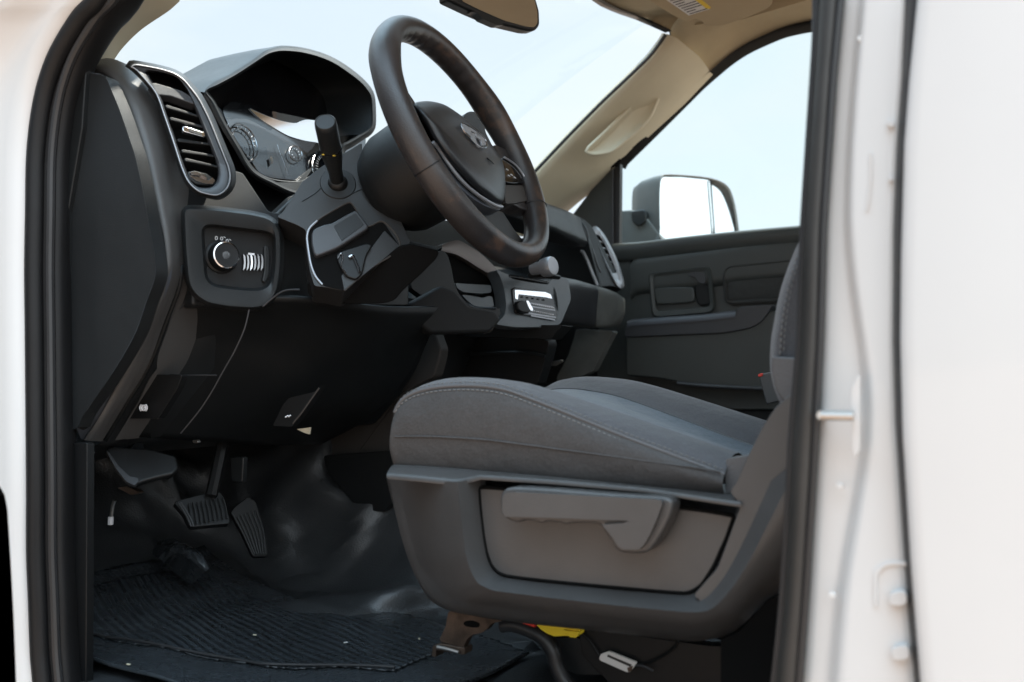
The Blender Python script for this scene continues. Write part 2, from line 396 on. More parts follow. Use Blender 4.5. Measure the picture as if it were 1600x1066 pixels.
rocker = plate('door_sill', M['dashd'], truck, [(x, z) for x, z in ()] or z1(40,1085, 700,1100, 1300,1130, 1300,1180, 40,1180), .005, .06, bevel=.01, smooth=4)

# --- driver side A pillar and front jamb, white
edge = zA(455,0, 370,90, 260,270, 200,430, 165,600, 145,800, 140,1066) + [(42,420),(43,520),(44,640),(45,760),(45,860)] + zT(140,700, 148,930, 160,1066) + [(60,1130)]
edge = [(175,-60)] + edge
ou = U(edge, 0.0)
def left(c, dx, dy): return [p + Vector((dx, dy, 0)) for p in c]
jamb = strip('front_door_jamb', M['white'], truck, [left(ou, .012, .03), ou, left(ou, -.012, -.012), left(ou, -.05, -.018), left(ou, -.075, -.03), left(ou, -.11, -.05), left(ou, -.20, -.055), left(ou, -.45, -.06)], n=70, rows=30, smooth=60)
# body side in front of the door, behind the open door's hinge line
# seal: two rubber beads and the inner flange
e1 = [p + Vector((.010, .004, 0)) for p in ou]
tube('door_seal', M['sealk'], truck, e1, .0125, n=12)
sealo = bpy.data.objects['door_seal']; sealo['label'] = 'black rubber door seal curving up the front pillar'
e2 = [p + Vector((.031, .012, 0)) for p in ou]
tube('seal_bead', M['seal'], sealo, e2, .006, n=10)
e3 = [p + Vector((.036, .018, 0)) for p in ou]; e4 = [p + Vector((.034, .040, 0)) for p in ou]; e5 = [p + Vector((.022, .056, 0)) for p in ou]
strip('pillar_flange', M['sealk'], truck, [e1, e3, e4, e5, left(ou, -.02, .075)], n=60, rows=16, smooth=60)

# --- driver side A pillar trim, beige
Lf = zA(700,-40, 640,60, 560,160, 490,260, 440,360) + [(120,150)]
Rt = zA(900,-50, 845,0, 700,100, 600,200, 540,290) + [(150,120)]
a = U([(232,-30)] + Lf[1:], .07); b = U(Rt, .14)
strip('pillar_trim', M['beige'], truck, [left(a, .01, -.01), a, [ (p+q)/2 + Vector((.012,-.012,.004)) for p, q in zip(resample(a,6), resample(b,6))], b, left(b, -.03, .03)], n=30, rows=14, smooth=180, label='beige trim on the driver side windshield pillar')

# --- B pillar: seal, white jamb, gap, rear door skin
sl_ = zQ(190,-60, 195,0, 185,200, 165,500, 150,750, 140,1066) + zR(115,300, 100,600, 85,850, 60,1066, 52,1200)
sr_ = zQ(274,-60, 268,0, 245,250, 235,400, 215,700, 205,1066) + zR(185,400, 160,800, 140,1066, 130,1200)
wl_ = zQ(465,-60, 465,0, 455,250, 440,450, 430,700, 428,1066) + zR(435,250, 455,550, 475,850, 495,1066, 505,1200)
gr_ = zQ(512,-60, 505,0, 480,250, 465,450, 455,800, 452,1066) + zR(460,300, 485,700, 515,1066, 530,1200)
n_ = 60
SL = resample(U(sl_, .012), n_); SR = resample(U(sr_, -.004), n_); WLn = resample(U(wl_, -.010), n_); GR = resample(U(gr_, -.035), n_)
def mixc(A, B, t, off=(0,0,0)): return [a.lerp(b, t) + Vector(off) for a, b in zip(resample(A, n_), resample(B, n_))]
bseal = loops('door_seal', M['sealg'], truck, [[p + Vector((-.004,.03,0)) for p in SL], [p + Vector((0,.010,0)) for p in SL], mixc(SL,SR,.08,(0,-.004,0)), mixc(SL,SR,.28,(0,-.010,0)), mixc(SL,SR,.5,(0,-.012,0)), mixc(SL,SR,.75,(0,-.009,0)), mixc(SL,SR,.92,(0,-.002,0)), [p + Vector((.0,.012,0)) for p in SR]], closed=False, smooth=180, label='dark grey rubber seal running down the central door pillar')
for A_, nm in ((SL, 0), (SR, 1)):
    tube('seal_lip', M['seal'], bseal, [p + Vector((0,-.002,0)) for p in A_[::4]], .0032, n=8)
# jamb: recessed land, crease, flat
def jmid(t, dy): return mixc(SR, WLn, t, (0, dy, 0))
k = n_
crease = []
for i in range(n_):
    t = i/(n_-1); crease.append(.34 + .30*math.exp(-((t-.58)/.16)**2) - .04*math.exp(-((t-.2)/.2)**2) - .12*max(0, (t-.75))*2)
def jc(dt, dy): return [a.lerp(b, min(max(crease[i] + dt, .02), .97)) + Vector((0, dy, 0)) for i, (a, b) in enumerate(zip(SR, WLn))]
bj = loops('rear_door_jamb', M['white'], truck, [[p + Vector((-.004,.03,0)) for p in SR], [p + Vector((0,.012,0)) for p in SR], jmid(.1,.012), jc(-.12,.012), jc(-.05,.012), jc(0,.007), jc(.05,.0), jc(.14,-.002), jmid(.9,0), WLn, [p + Vector((.006,.02,0)) for p in WLn], [p + Vector((.02,.05,0)) for p in WLn]], closed=False, smooth=180, label='white painted central pillar beside the rear door')
loops('panel_gap_seal', M['seal'], truck, [[p + Vector((-.001,.006,0)) for p in WLn], mixc(WLn, GR, .35, (0,.004,0)), mixc(WLn, GR, .7, (0,.003,0)), [p + Vector((.003,.006,0)) for p in GR], [p + Vector((.02,.02,0)) for p in GR]], closed=False, smooth=180)
rd = [[p + Vector((.012,.035,0)) for p in GR], [p + Vector((.001,.012,0)) for p in GR], [p + Vector((0,.003,0)) for p in GR], [p + Vector((.004,-.002,0)) for p in GR], [p + Vector((.012,-.003,0)) for p in GR]]
for k_, (dx, dy) in enumerate(((.05,-.002),(.12,.0),(.25,.0),(.5,.004),(.9,.01))): rd.append([Vector((.4*p.x + .6*1.02 + dx if k_ > 1 else p.x+dx, p.y+dy - .02*math.sin(min(max((p.z-.7)/1.1,0),1)*3.14)*(1 if k_>1 else .5), p.z)) for p in GR])
loops('rear_door', M['white'], truck, rd, closed=False, smooth=180, label='white closed rear door at the right')
# striker pin
st = link if False else None
c0 = pt(1336, 649, -.002)
sk = tube('door_striker', M['zinc'], truck, [pt(1283,649,-.03), pt(1334,650,-.03)], .0042, n=10, sm=False, label='metal door latch pin on the white pillar')
plate('striker_plate', M['fit'], sk, rnd(zR(300,150, 320,110, 328,110, 328,340, 312,365, 302,340), 4), -.022, .006, bevel=.001, smooth=0)
tube('striker_arm', M['zinc'], sk, [pt(1284,649,-.03), pt(1284,649,.01)], .004, n=8, sm=False)
plate('slot', M['fit'], bj, zQ(356,480, 364,480, 364,560, 356,640, 348,662, 344,655, 352,600, 356,540), -.0105, .002, bevel=.0)
for (x, y, s_) in ((424,388,9),(424,560,6)):
    q = zQ(x-s_*1.4,y-s_, x+s_,y-s_, x+s_,y+s_, x-s_,y+s_*.8)
    plate('hinge_bolt', M['fit'], truck, q, -.014, .008, bevel=.001)
for (x, y) in ((447,805),(455,975)):
    q = zR(x-26,y-14, x+20,y-22, x+24,y+18, x-24,y+22)
    plate('hinge_bolt', M['fit'], truck, q, -.018, .012, bevel=.003)
for (x, y) in ((1345,60),(1344,300),(1312,760),(1300,930)):
    q_ = pt(x, y, -.006); lathe('spot_weld', M['white'], bj, q_, (0,-1,0), [(.003,-.002),(.0026,.0003),(.0016,.0001),(.0008,.0)], n=16, smooth=180)
plate('hinge_pocket_edge', M['white'], bj, zR(370,760, 372,720, 395,700, 425,690, 470,692, 470,702, 425,702, 398,712, 382,740, 380,830, 372,830), -.0115, .003, bevel=.001)

# --- open driver door edge in the bottom left corner
dq = zT(-160,120, -60,140, 0,175, 22,215, 34,280, 48,500, 62,760, 74,1066, 80,1200, -160,1200)
drv = plate('driver_door', M['dashd'], truck, dq, -.20, .05, bevel=.002, smooth=4, nrm=(1,0,0), label='black textured edge of the open driver door')

# the rest of the open door: shell, dark inner trim, window frame
def quadslab(name, m, parent, P, d, **k):
    P = [Vector(p) for p in P]; Q = [p + Vector(d) for p in P]; n = len(P)
    return link(name, mesh(name, P + Q, [list(range(n)), list(range(2*n-1, n-1, -1))] + [[i,(i+1)%n, n+(i+1)%n, n+i] for i in range(n)]), m, parent, **k)
quadslab('door_shell', M['white'], drv, [(-.16,-.10,.62),(-.34,-1.08,.62),(-.34,-1.08,1.50),(-.16,-.10,1.50)], (-.09,.016,0), bevel=.02)
quadslab('door_trim', M['dashd'], drv, [(-.15,-.13,.66),(-.32,-1.04,.66),(-.32,-1.04,1.49),(-.15,-.13,1.49)], (-.02,.004,0), bevel=.008)
quadslab('door_frame', M['seal'], drv, [(-.20,-.25,1.50),(-.33,-1.04,1.50),(-.30,-1.02,2.0),(-.24,-.62,2.02)], (-.0015,.0003,0)) if False else None
tube('door_frame', M['seal'], drv, [Vector((-.17,-.12,1.49)), Vector((-.23,-.42,1.80)), Vector((-.27,-.66,2.0)), Vector((-.32,-1.0,2.02)), Vector((-.34,-1.06,1.8)), Vector((-.34,-1.06,1.49))], .022, n=10)

# --- roof, rear wall, rear side: enclose the cab
def slab(name, m, P, Q, **k):
    n = len(P); Fc = [list(range(n)), list(range(2*n-1, n-1, -1))] + [[i,(i+1)%n, n+(i+1)%n, n+i] for i in range(n)]
    return link(name, mesh(name, P + Q, Fc), m, truck, bevel=.004, **k)
roof = slab('roof', M['white'], [Vector(p) for p in ((.33,.12,2.105),(.33,1.55,2.105),(2.35,1.55,2.115),(2.35,.12,2.115))], [Vector(p) for p in ((.38,.10,2.085),(.38,1.57,2.085),(2.35,1.57,2.09),(2.35,.10,2.09))])
# rear cab wall with its window opening: lower panel and posts
slab('rear_wall', M['beige'], [Vector(p) for p in ((2.30,.02,.75),(2.30,1.64,.75),(2.30,1.64,1.50),(2.30,.02,1.50))], [Vector(p) for p in ((2.36,.02,.75),(2.36,1.64,.75),(2.36,1.64,1.50),(2.36,.02,1.50))])
# driver side upper rail
rl = [Vector(p) for p in ((.20,.10,1.93),(.36,.09,2.03),(.60,.08,2.07),(1.0,.08,2.08),(2.3,.08,2.08))]
strip('roof_rail', M['white'], truck, [[p + Vector((0,.04,.03)) for p in rl], [p + Vector((0,-.02,.01)) for p in rl], [p + Vector((0,-.04,-.03)) for p in rl], [p + Vector((0,.02,-.045)) for p in rl], [p + Vector((0,.09,.0)) for p in rl]], n=20, rows=14, smooth=180)

# ================================================================== passenger side
slab('cab_side', M['dashd'], [Vector(p) for p in ((-.45,1.68,.70),(2.36,1.68,.70),(2.36,1.68,1.50),(-.45,1.68,1.50))], [Vector(p) for p in ((-.45,1.72,.70),(2.36,1.72,.70),(2.36,1.72,1.50),(-.45,1.72,1.50))])
slab('body_side', M['white'], [Vector(p) for p in ((-1.6,1.86,.55),(2.36,1.86,.55),(2.36,1.80,1.49),(-1.6,1.82,1.49))], [Vector(p) for p in ((-1.6,1.88,.55),(2.36,1.88,.55),(2.36,1.82,1.49),(-1.6,1.84,1.49))])
slab('body_underside', M['seal'], [Vector(p) for p in ((-1.6,.03,.62),(2.36,.03,.62),(2.36,1.86,.62),(-1.6,1.86,.62))], [Vector(p) for p in ((-1.6,.03,.64),(2.36,.03,.64),(2.36,1.86,.64),(-1.6,1.86,.64))])
slab('rear_side_panel', M['white'], [Vector(p) for p in ((1.05,-.0,.6),(2.36,-.0,.6),(2.36,-.0,1.49),(1.05,-.0,1.49))], [Vector(p) for p in ((1.05,.04,.6),(2.36,.04,.6),(2.36,.04,1.49),(1.05,.04,1.49))])
slab('bonnet', M['white'], [Vector(p) for p in ((-1.7,.05,1.47),(-.47,.05,1.50),(-.47,1.80,1.50),(-1.7,1.80,1.47))], [Vector(p) for p in ((-1.7,.05,1.45),(-.47,.05,1.48),(-.47,1.80,1.48),(-1.7,1.80,1.45))])
YD = 1.60
# window frame (black) : thick curve above window
win_in = zI(470,830, 478,812, 490,798, 640,650, 800,490, 870,420, 940,358, 1020,292, 1100,240, 1190,197, 1280,160, 1370,138, 1460,124, 1560,112, 1700,104)
win_out = zI(430,850, 440,800, 470,790, 620,648, 780,500, 860,418, 930,352, 1015,280, 1100,222, 1190,178, 1280,140, 1370,114, 1460,97, 1560,86, 1700,78)
wi = U(win_in, YD+.01); wo = U(win_out, YD-.01)
strip('window_frame', M['void'], truck, [[p + Vector((0,.05,0)) for p in wi], wi, [ (p+q)/2 + Vector((0,-.008,0)) for p, q in zip(resample(wi,20),resample(wo,20))], wo], n=50, smooth=180, label='black rubber frame around the far side window')
# passenger A pillar trim
lo = zI(-230,1190, -130,1080, -40,980, 20,912, 60,872, 230,692, 400,520, 500,425, 600,330, 645,285, 680,240, 705,208, 725,175)
hi = zI(60,1180, 150,1090, 240,1010, 310,955, 390,880, 470,800, 620,655, 780,508, 860,425, 925,358)
A_ = resample(catmull(U(lo, 1.40), False), 40); B_ = resample(catmull(U(hi, 1.595), False), 40)
def bl(A, B, t, o): return [a.lerp(b, t) + Vector(o) for a, b in zip(A, B)]
ap = loops('pillar_trim', M['beige'], truck, [[p + Vector((-.03,.03,.02)) for p in A_], [p + Vector((-.006,.003,.004)) for p in A_], A_, bl(A_,B_,.15,(.008,-.012,.0)), bl(A_,B_,.4,(.012,-.016,-.002)), bl(A_,B_,.62,(.014,-.014,-.002)), bl(A_,B_,.82,(.010,-.008,-.004)), B_, [p + Vector((0,.03,0)) for p in B_]], closed=False, smooth=180, label='beige trim on the passenger side windshield pillar')
tube('windshield_edge', M['seal'], ap, [p + Vector((-.012,.006,.004)) for p in A_[::3]], .006, n=8)
# grab pocket moulded in pillar: recessed dish
pk = zI(680,400, 600,472, 500,565, 400,665, 310,752, 325,768, 360,770, 430,757, 500,705, 560,655, 620,590, 650,530, 672,470, 684,420)
pkp = bl(A_,B_,.4,(.012,-.016,-.002))
pm = pkp[20]; pn = (.55,-.80,.12)
pn = Vector(pn).normalized(); ppl = (pt(800+ (985-800), 180, 1.46), pn)
pkr = resample(catmull(pk, True), 60, True)
def scl(P, s, c=None):
    c = c or sum((vec(p) for p in P), Vector())/len(P); return [c + (vec(p)-c)*s for p in P]
gp = loops('grab_handle', M['beige'], truck, [U(off2(pkr,3.5), shift(ppl,-.004)), U(off2(pkr,1.2), shift(ppl,.004)), U(off2(pkr,-.5), shift(ppl,.0035)), U(off2(pkr,-3), shift(ppl,-.003)), U(off2(pkr,-6), shift(ppl,-.007)), U(scl(pkr,.55), shift(ppl,-.009)), U(scl(pkr,.2), shift(ppl,-.009))], cap1=True, smooth=180, label='moulded grab recess in the beige pillar trim')
# headliner from pillar seam back + windshield header
seam = zI(725,150, 728,175, 790,245, 850,300, 925,356)
s1 = U(zI(725,150, 728,175, 790,245, 850,300, 925,356), 1.5)
hA = [pt(*zI(725,150)[0], 1.40), pt(*zI(728,176)[0], 1.41), pt(*zI(790,245)[0], 1.46), pt(*zI(850,300)[0], 1.54), pt(*zI(925,358)[0], 1.597)]
def hd(px0, px1, px2, px3, px4): return [pt(*zI(*px0)[0], px0_[0]) for px0_ in ()]
rows_ = [hA]
def hr(l): return [pt(*zI(x, y)[0], Yv) for x, y, Yv in l]
rows_.append(hr([(860,-30,1.28),(900,20,1.36),(960,130,1.46),(990,220,1.55),(1015,282,1.597)]))
rows_.append(hr([(1000,-80,1.28),(1050,-30,1.36),(1090,60,1.47),(1100,160,1.56),(1100,224,1.597)]))
rows_.append(hr([(1180,-120,1.28),(1220,-60,1.36),(1250,10,1.47),(1270,90,1.56),(1280,142,1.597)]))
rows_.append(hr([(1420,-150,1.28),(1440,-90,1.36),(1450,-20,1.47),(1460,55,1.56),(1460,99,1.597)]))
rows_.append(hr([(1680,-150,1.28),(1690,-90,1.36),(1695,-30,1.47),(1700,40,1.56),(1700,80,1.597)]))
Lh = [resample(catmull(r_, False), 24) for r_ in rows_]
Lh2 = []
for i in range(24): Lh2.append(resample(catmull([l[i] for l in Lh], False), 50))
hl = loops('headliner', M['beigef'], truck, Lh2, closed=False, smooth=180, label='tan headliner along the roof edge above the far window')
strip('headliner_seam', M['console'], hl, [[p + Vector((-.0015,-.001,0)) for p in hA], [p + Vector((.0015,-.002,0)) for p in hA]], n=30, smooth=180)
# header rail over the windshield: from the corner towards the driver
ha = U(zI(725,150, 600,92, 480,48, 380,0, 250,-62, -200,-260), ('x', .355)); 
h0 = pt(*zI(725,152)[0], 1.40)
hx = [h0 + Vector((t*-.012 + 0, -t*1.3, .016*math.sin(t*3.14))) for t in (0,.12,.3,.5,.75,1.0)]
# keep header on the traced line near the corner
hx = [pt(*zI(725,152)[0], 1.40)] + [pt(*zI(x,y)[0], ('x', xv)) for x, y, xv in ((600,92,.338),(480,48,.325),(380,0,.312))]
d_ = hx[-1]; hx += [Vector((d_.x - .03*math.sin((d_.y-yv)*1.8), yv, d_.z + .012*math.sin((d_.y-yv)*2))) for yv in (d_.y-.2, d_.y-.5, d_.y-.8, .12)]
strip('windshield_header', M['beigef'], truck, [[p + Vector((-.02,0,.03)) for p in hx], [p + Vector((-.003,0,.002)) for p in hx], hx, [p + Vector((.02,0,.003)) for p in hx], [p + Vector((.07,.01,.006)) for p in hx], [p + Vector((.16,.05,.014)) for p in hx], [p + Vector((.6,0,.045)) for p in hx], [p + Vector((1.9,0,.045)) for p in hx]], n=40, smooth=180, label='tan headliner edge above the windshield')
strip('header_band', M['seal'], bpy.data.objects['windshield_header'], [[p + Vector((-.012,0,-.004)) for p in hx], [p + Vector((.008,0,-.003)) for p in hx]], n=30, smooth=180, solid=.002)
# sun visor with its warning label
vis = [(985,-30)] + zI(600,-10, 800,112, 832,108, 850,101, 880,104, 905,128, 1000,127, 1200,52, 1234,25, 1238,0, 1200,-120) 
vpl = (pt(1100,20,1.30), Vector((-.35,-.25,-.9)).normalized())
vpl = (pt(1100,20,1.25), Vector((.30,-.38,-.87)).normalized())
visor = plate('sun_visor', M['beigef'], truck, vis, vpl, .016, bevel=.005, label='tan sun visor carrying a warning label')
lab = plate('warning_label', M['paper'], visor, zI(690,-12, 820,78, 925,46, 845,-12), shift(vpl,.0012), .001, bevel=0, smooth=0)
plate('label_band', M['ylabel'], visor, zI(838,-12, 905,42, 925,46, 930,38, 870,-12), shift(vpl,.0022), .001, bevel=0, smooth=0)
for i in range(9):
    t = i/9; x0, y0 = 712+ t*125, -2 + t*84; 
    dx, dy = 88*(1 - .0*t), -27
    if i % 4 == 3: dx *= .5; dy *= .5
    plate('label_line', M['sealg'], visor, zI(x0,y0-3, x0+dx,y0+dy-3, x0+dx+3,y0+dy-.5, x0+3,y0-.5), shift(vpl,.0024), .0006, bevel=0, smooth=0)

# --- passenger door
dtop = zH(195,408, 210,400, 330,392, 500,372, 700,350, 900,331, 1050,318, 1200,304)
dback = U([dtop[0]] + dtop[1:] , YD)
body = dtop + z1(1330,340, 1330,640, 940,640, 930,560, 945,420)
door = plate('passenger_door', M['door'], truck, body, YD, .05, bevel=.008, smooth=6, label='dark grey inner panel of the passenger door')
# sill roll
tp = U(dtop, YD)
strip('window_sill', M['door'], door, [[p + Vector((0,.04,.002)) for p in tp], [p + Vector((0,.012,.004)) for p in tp], [p + Vector((0,-.012,-.002)) for p in tp], [p + Vector((0,-.018,-.02)) for p in tp], [p + Vector((0,-.010,-.045)) for p in tp], [p + Vector((0,.002,-.05)) for p in tp]], n=40, rows=18, smooth=180)
# inset pad: raised border line
pad = zH(298,500, 300,480, 315,462, 345,455, 560,430, 800,398, 1060,372, 1250,352, 1250,700, 360,730, 335,705)
tube('panel_bead', M['void'], door, U(pad[:9], YD-.003), .0034, n=8)
strip('panel_step', M['door'], door, [U(pad[1:8], YD-.002), [p + Vector((0,-.012,-.006)) for p in U(pad[1:8], YD)], [p + Vector((0,-.014,-.05)) for p in U(pad[1:8], YD)], [p + Vector((0,-.012,-.09)) for p in U(pad[1:8], YD)], [p + Vector((0,.0,-.10)) for p in U(pad[1:8], YD)]], n=40, rows=14, smooth=180)
# handle recess
o_ = zH(372,535, 385,522, 500,508, 630,494, 645,500, 652,520, 664,670, 660,685, 640,700, 420,720, 398,715, 388,700)
i_ = zH(392,545, 402,534, 500,524, 618,512, 628,518, 634,535, 644,658, 640,668, 625,674, 430,692, 412,688, 405,676)
hrx = pixloops('handle_bezel', M['door'], truck, [(o_, YD-.013), (off2(o_,-2), YD-.019), (i_, YD-.017), (off2(i_,-1), YD+.006), (off2(i_,-2), YD+.016)], n=80, cap1=True, smooth=40, label='recessed door release on the passenger door')
plate('recess_back', M['void'], hrx, off2(i_,-2.5), YD+.012, .004, bevel=0)
plate('grab_bar', M['door'], hrx, zH(402,590, 500,585, 566,586, 572,600, 574,640, 560,652, 415,660, 404,640), YD-.012, .02, bevel=.006)
plate('release_lever', M['trim'], hrx, zH(548,530, 575,520, 612,524, 622,540, 622,566, 606,570, 590,560, 578,543, 556,538), YD-.020, .010, bevel=.003)
plate('lock_block', M['dashd'], hrx, zH(578,575, 636,570, 644,655, 590,660), YD-.010, .02, bevel=.005)
# fabric insert
ins = zH(706,520, 722,498, 850,486, 1010,470, 1080,462, 1080,640, 950,642, 740,655, 712,648)
pixloops('fabric_insert', M['doorf'], door, [(off2(ins,3), YD-.013), (ins, YD-.016), (off2(ins,-4), YD-.006), (off2(ins,-8), YD-.009)], n=70, cap1=True, smooth=180, bevel=0)
# armrest and map pocket
at = zH(280,742, 300,734, 430,724, 600,712, 755,696)
bodyl = zH(274,800, 278,752, 292,736, 450,724, 620,710, 755,700, 765,680, 785,672, 915,664, 905,684, 880,722, 850,748, 815,764, 760,776, 690,786, 500,794, 370,800)
arm = plate('armrest', M['trim'], truck, bodyl, YD-.075, .07, bevel=.008, smooth=True, label='grey armrest on the passenger door')
strip('armrest_top', M['capband'], arm, [[pt(p[0], p[1], YD-.02) + Vector((0,0,.004)) for p in at], [pt(p[0], p[1], YD-.070) + Vector((0,0,.004)) for p in at], [pt(p[0], p[1], YD-.079) + Vector((0,0,-.002)) for p in at], [pt(p[0], p[1]+8, YD-.078) for p in at]], n=20, smooth=180)
lowb = zH(274,800, 370,799, 500,793, 690,785, 760,775, 815,763, 850,747, 880,721, 905,690, 1060,690, 1250,700, 1250,1050, 880,1030, 700,1020, 520,1005, 420,985, 275,972)
pkt = plate('door_pocket', M['door'], truck, lowb, YD-.068, .07, bevel=.006, smooth=4, label='dark storage pocket along the bottom of the passenger door')
tube('pocket_rim', M['trim'], pkt, U(zH(500,1006, 600,1016, 700,1022, 870,1030, 1000,1034), YD-.074), .005, n=8)
plate('kick_trim', M['dashd'], truck, z1(930,505, 985,500, 980,640, 1300,640, 1300,760, 820,760, 850,600), YD+.02, .03, bevel=.004, smooth=4)
# quarter panel and division bar
plate('mirror_sail', M['door'], truck, zH(20,300, 45,262, 120,165, 200,80, 212,62, 212,402, 60,420), YD+.004, .02, bevel=.003, smooth=3, label='dark triangular panel between the far pillar and window')
plate('division_bar', M['seal'], truck, zH(206,68, 250,30, 246,400, 208,404), YD+.012, .02, bevel=.002, smooth=3)
plate('bar_bead', M['trim'], bpy.data.objects['division_bar'], zH(209,75, 218,66, 219,400, 208,402), YD-.002, .004, bevel=.001, smooth=0)
# windows
wp = zI(470,835, 478,812, 800,490, 940,358, 1100,240, 1280,160, 1460,124, 1700,104) + z1(1350,345, 960,385)
plate('side_window', M['glass'], truck, wp, YD+.03, .004, bevel=0, smooth=0, label='clear side window glass of the passenger door')
# windshield
ws0 = U(z1(262,0, 217,31, 186,62, 167,90), .14)
def wsq(y, z): pass
gw = []
for t in range(13):
    yv = .13 + (1.42-.13)*t/12; bow = .10*(1-((yv-.78)/.68)**2)
    gw.append([Vector((.36 + (-.80)*s_ - bow, yv, 2.05 - .50*s_ + .03*math.sin(s_*3.14))) for s_ in [q/10 for q in range(11)]])
loops('windshield', M['glass'], truck, gw, closed=False, smooth=180, label='clear windshield showing the pale sky')

# --- rear-view mirror at the top centre
rm = zC(385,-30, 385,0, 480,45, 590,92, 690,116, 722,116, 738,95, 736,40, 715,-30)
rpl = (pt(790,20,.72), Vector((.90,-.40,-.04)).normalized())
rvm = plate('rearview_mirror', M['black'], truck, rm, rpl, .03, bevel=.006, smooth=5, label='black interior mirror hanging at the top of the windshield')
plate('mirror_glass', M['mirror'], rvm, zC(430,-30, 440,4, 500,34, 600,78, 688,102, 714,104, 727,88, 726,40, 705,-30), shift(rpl,.0015), .002, bevel=0, smooth=5)
plate('mirror_button', M['black'], rvm, zC(476,44, 500,50, 520,72, 575,96, 600,96, 590,80, 530,58, 500,42), shift(rpl,.004), .02, bevel=.003, smooth=2)
# --- passenger outside mirror: glass faces rearwards
MN = Vector((.93, -.36, .02)).normalized(); mpl = (pt(1085, 325, 1.96), MN)
hs = zH(425,420, 418,330, 416,250, 416,170, 420,115, 432,92, 520,93, 630,104, 690,122, 725,150, 745,200, 758,260, 770,345, 778,420)
hs = resample(catmull(hs, True), 90, True)
def back(P, s_, d, sh=(0,0)):
    c = sum((vec(p) for p in P), Vector())/len(P); q = scl(P, s_); return [p - MN*d + Vector((0,.0,0)) for p in un(q, mpl)]
sm = loops('outside_mirror', M['mgreyp'], truck, [back(hs,.955,.0), back(hs,.985,-.004), back(hs,1.0,.0), back(hs,1.0,.03), back(hs,.97,.08), back(hs,.88,.12), back(hs,.6,.14)], cap1=True, smooth=60, label='grey tall outside mirror seen through the passenger window')
mg1 = zH(424,420, 418,250, 424,130, 434,103, 520,104, 640,116, 648,160, 656,250, 662,420)
mg2 = zH(650,122, 690,135, 718,165, 735,215, 746,280, 754,420, 667,420, 660,280)
plate('mirror_glass', M['mirror'], sm, mg1, shift(mpl,-.004), .006, bevel=0, smooth=4)
plate('blind_spot_glass', M['mirror'], sm, mg2, (shift(mpl,-.004)[0], Vector((.93,-.34,.10)).normalized()), .006, bevel=0, smooth=4, nrm=MN)
tube('mirror_rib', M['seal'], sm, U(zH(645,118, 651,200, 658,280, 663,360, 665,420), shift(mpl,.001)), .002, n=6)
plate('mirror_arm', M['mgreyp'], sm, zH(225,252, 300,246, 345,256, 380,300, 440,380, 440,420, 225,420), 1.80, .06, bevel=.008, smooth=4)
plate('arm_joint', M['seal'], sm, zH(296,252, 352,244, 362,262, 360,300, 330,320, 300,300), 1.79, .03, bevel=.004, smooth=4)

# ================================================================== dashboard
# side profile at the door end, then the body of the dash across the cab
crack = zA(436,366, 475,368, 520,375, 555,395, 583,420, 615,475, 650,560, 690,670, 720,780, 760,930, 790,1066) + zD(418,120, 432,180, 447,240, 455,300, 457,345, 455,385, 445,420, 430,460, 400,530, 370,600, 290,755, 200,930, 130,1032)
E_ = zA(428,345, 450,325, 480,308, 510,298, 545,293, 580,300, 620,316, 660,345, 700,395, 745,470, 790,590, 830,720) + [(270,290)] + zD(500,150, 508,240, 513,300, 511,345, 503,400, 490,450, 440,580, 380,740, 290,890, 200,1040)
cr3 = resample(catmull(U(crack, .075), False), 60); E3 = resample(catmull(U(E_, .115), False), 60)
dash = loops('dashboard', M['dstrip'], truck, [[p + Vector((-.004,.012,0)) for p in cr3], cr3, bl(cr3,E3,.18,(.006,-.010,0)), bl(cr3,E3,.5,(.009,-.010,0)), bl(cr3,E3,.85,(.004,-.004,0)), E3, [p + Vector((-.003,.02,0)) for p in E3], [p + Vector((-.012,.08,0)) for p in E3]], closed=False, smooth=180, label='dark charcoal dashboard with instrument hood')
# end cap; skylight on its sloped edge is put into the blue-grey colour
inn = zA(436,372, 480,374, 520,380, 540,400, 560,450, 590,520, 620,600, 650,690, 680,780, 712,920, 740,1066) + zD(385,170, 400,250, 410,310, 415,350, 413,385, 400,430, 380,480, 330,620, 230,790, 130,930, 105,985)
in3 = resample(catmull(U(inn, .042), False), 60); c3_ = [p + Vector((-.001,-.002,0)) for p in cr3]
cap = loops('dashboard_end_cap', M['capband'], truck, [[p + Vector((0,.012,0)) for p in c3_], c3_, bl(c3_,in3,.12,(0,-.002,0)), bl(c3_,in3,.9,(.0,-.002,0)), in3], closed=False, smooth=180, label='flat side cover closing the driver end of the dashboard')
capface = [vec(p) for p in resample(catmull(inn, False), 60)] + [vec(p) for p in ((96,680),(96,500),(98,330),(112,200),(128,130))]
plate('cover_face', M['dash'], cap, capface, .0425, .02, bevel=0, smooth=0)
plate('cowl_side_trim', M['dashd'], truck, z1(100,140, 116,112, 134,108, 128,200, 106,330, 102,500, 102,688, 60,692, 60,400, 84,220), .035, .012, bevel=.003, smooth=3)
plate('kick_panel', M['black'], truck, z1(60,690, 136,692, 134,1080, 60,1080), .045, .012, bevel=.003, smooth=3)

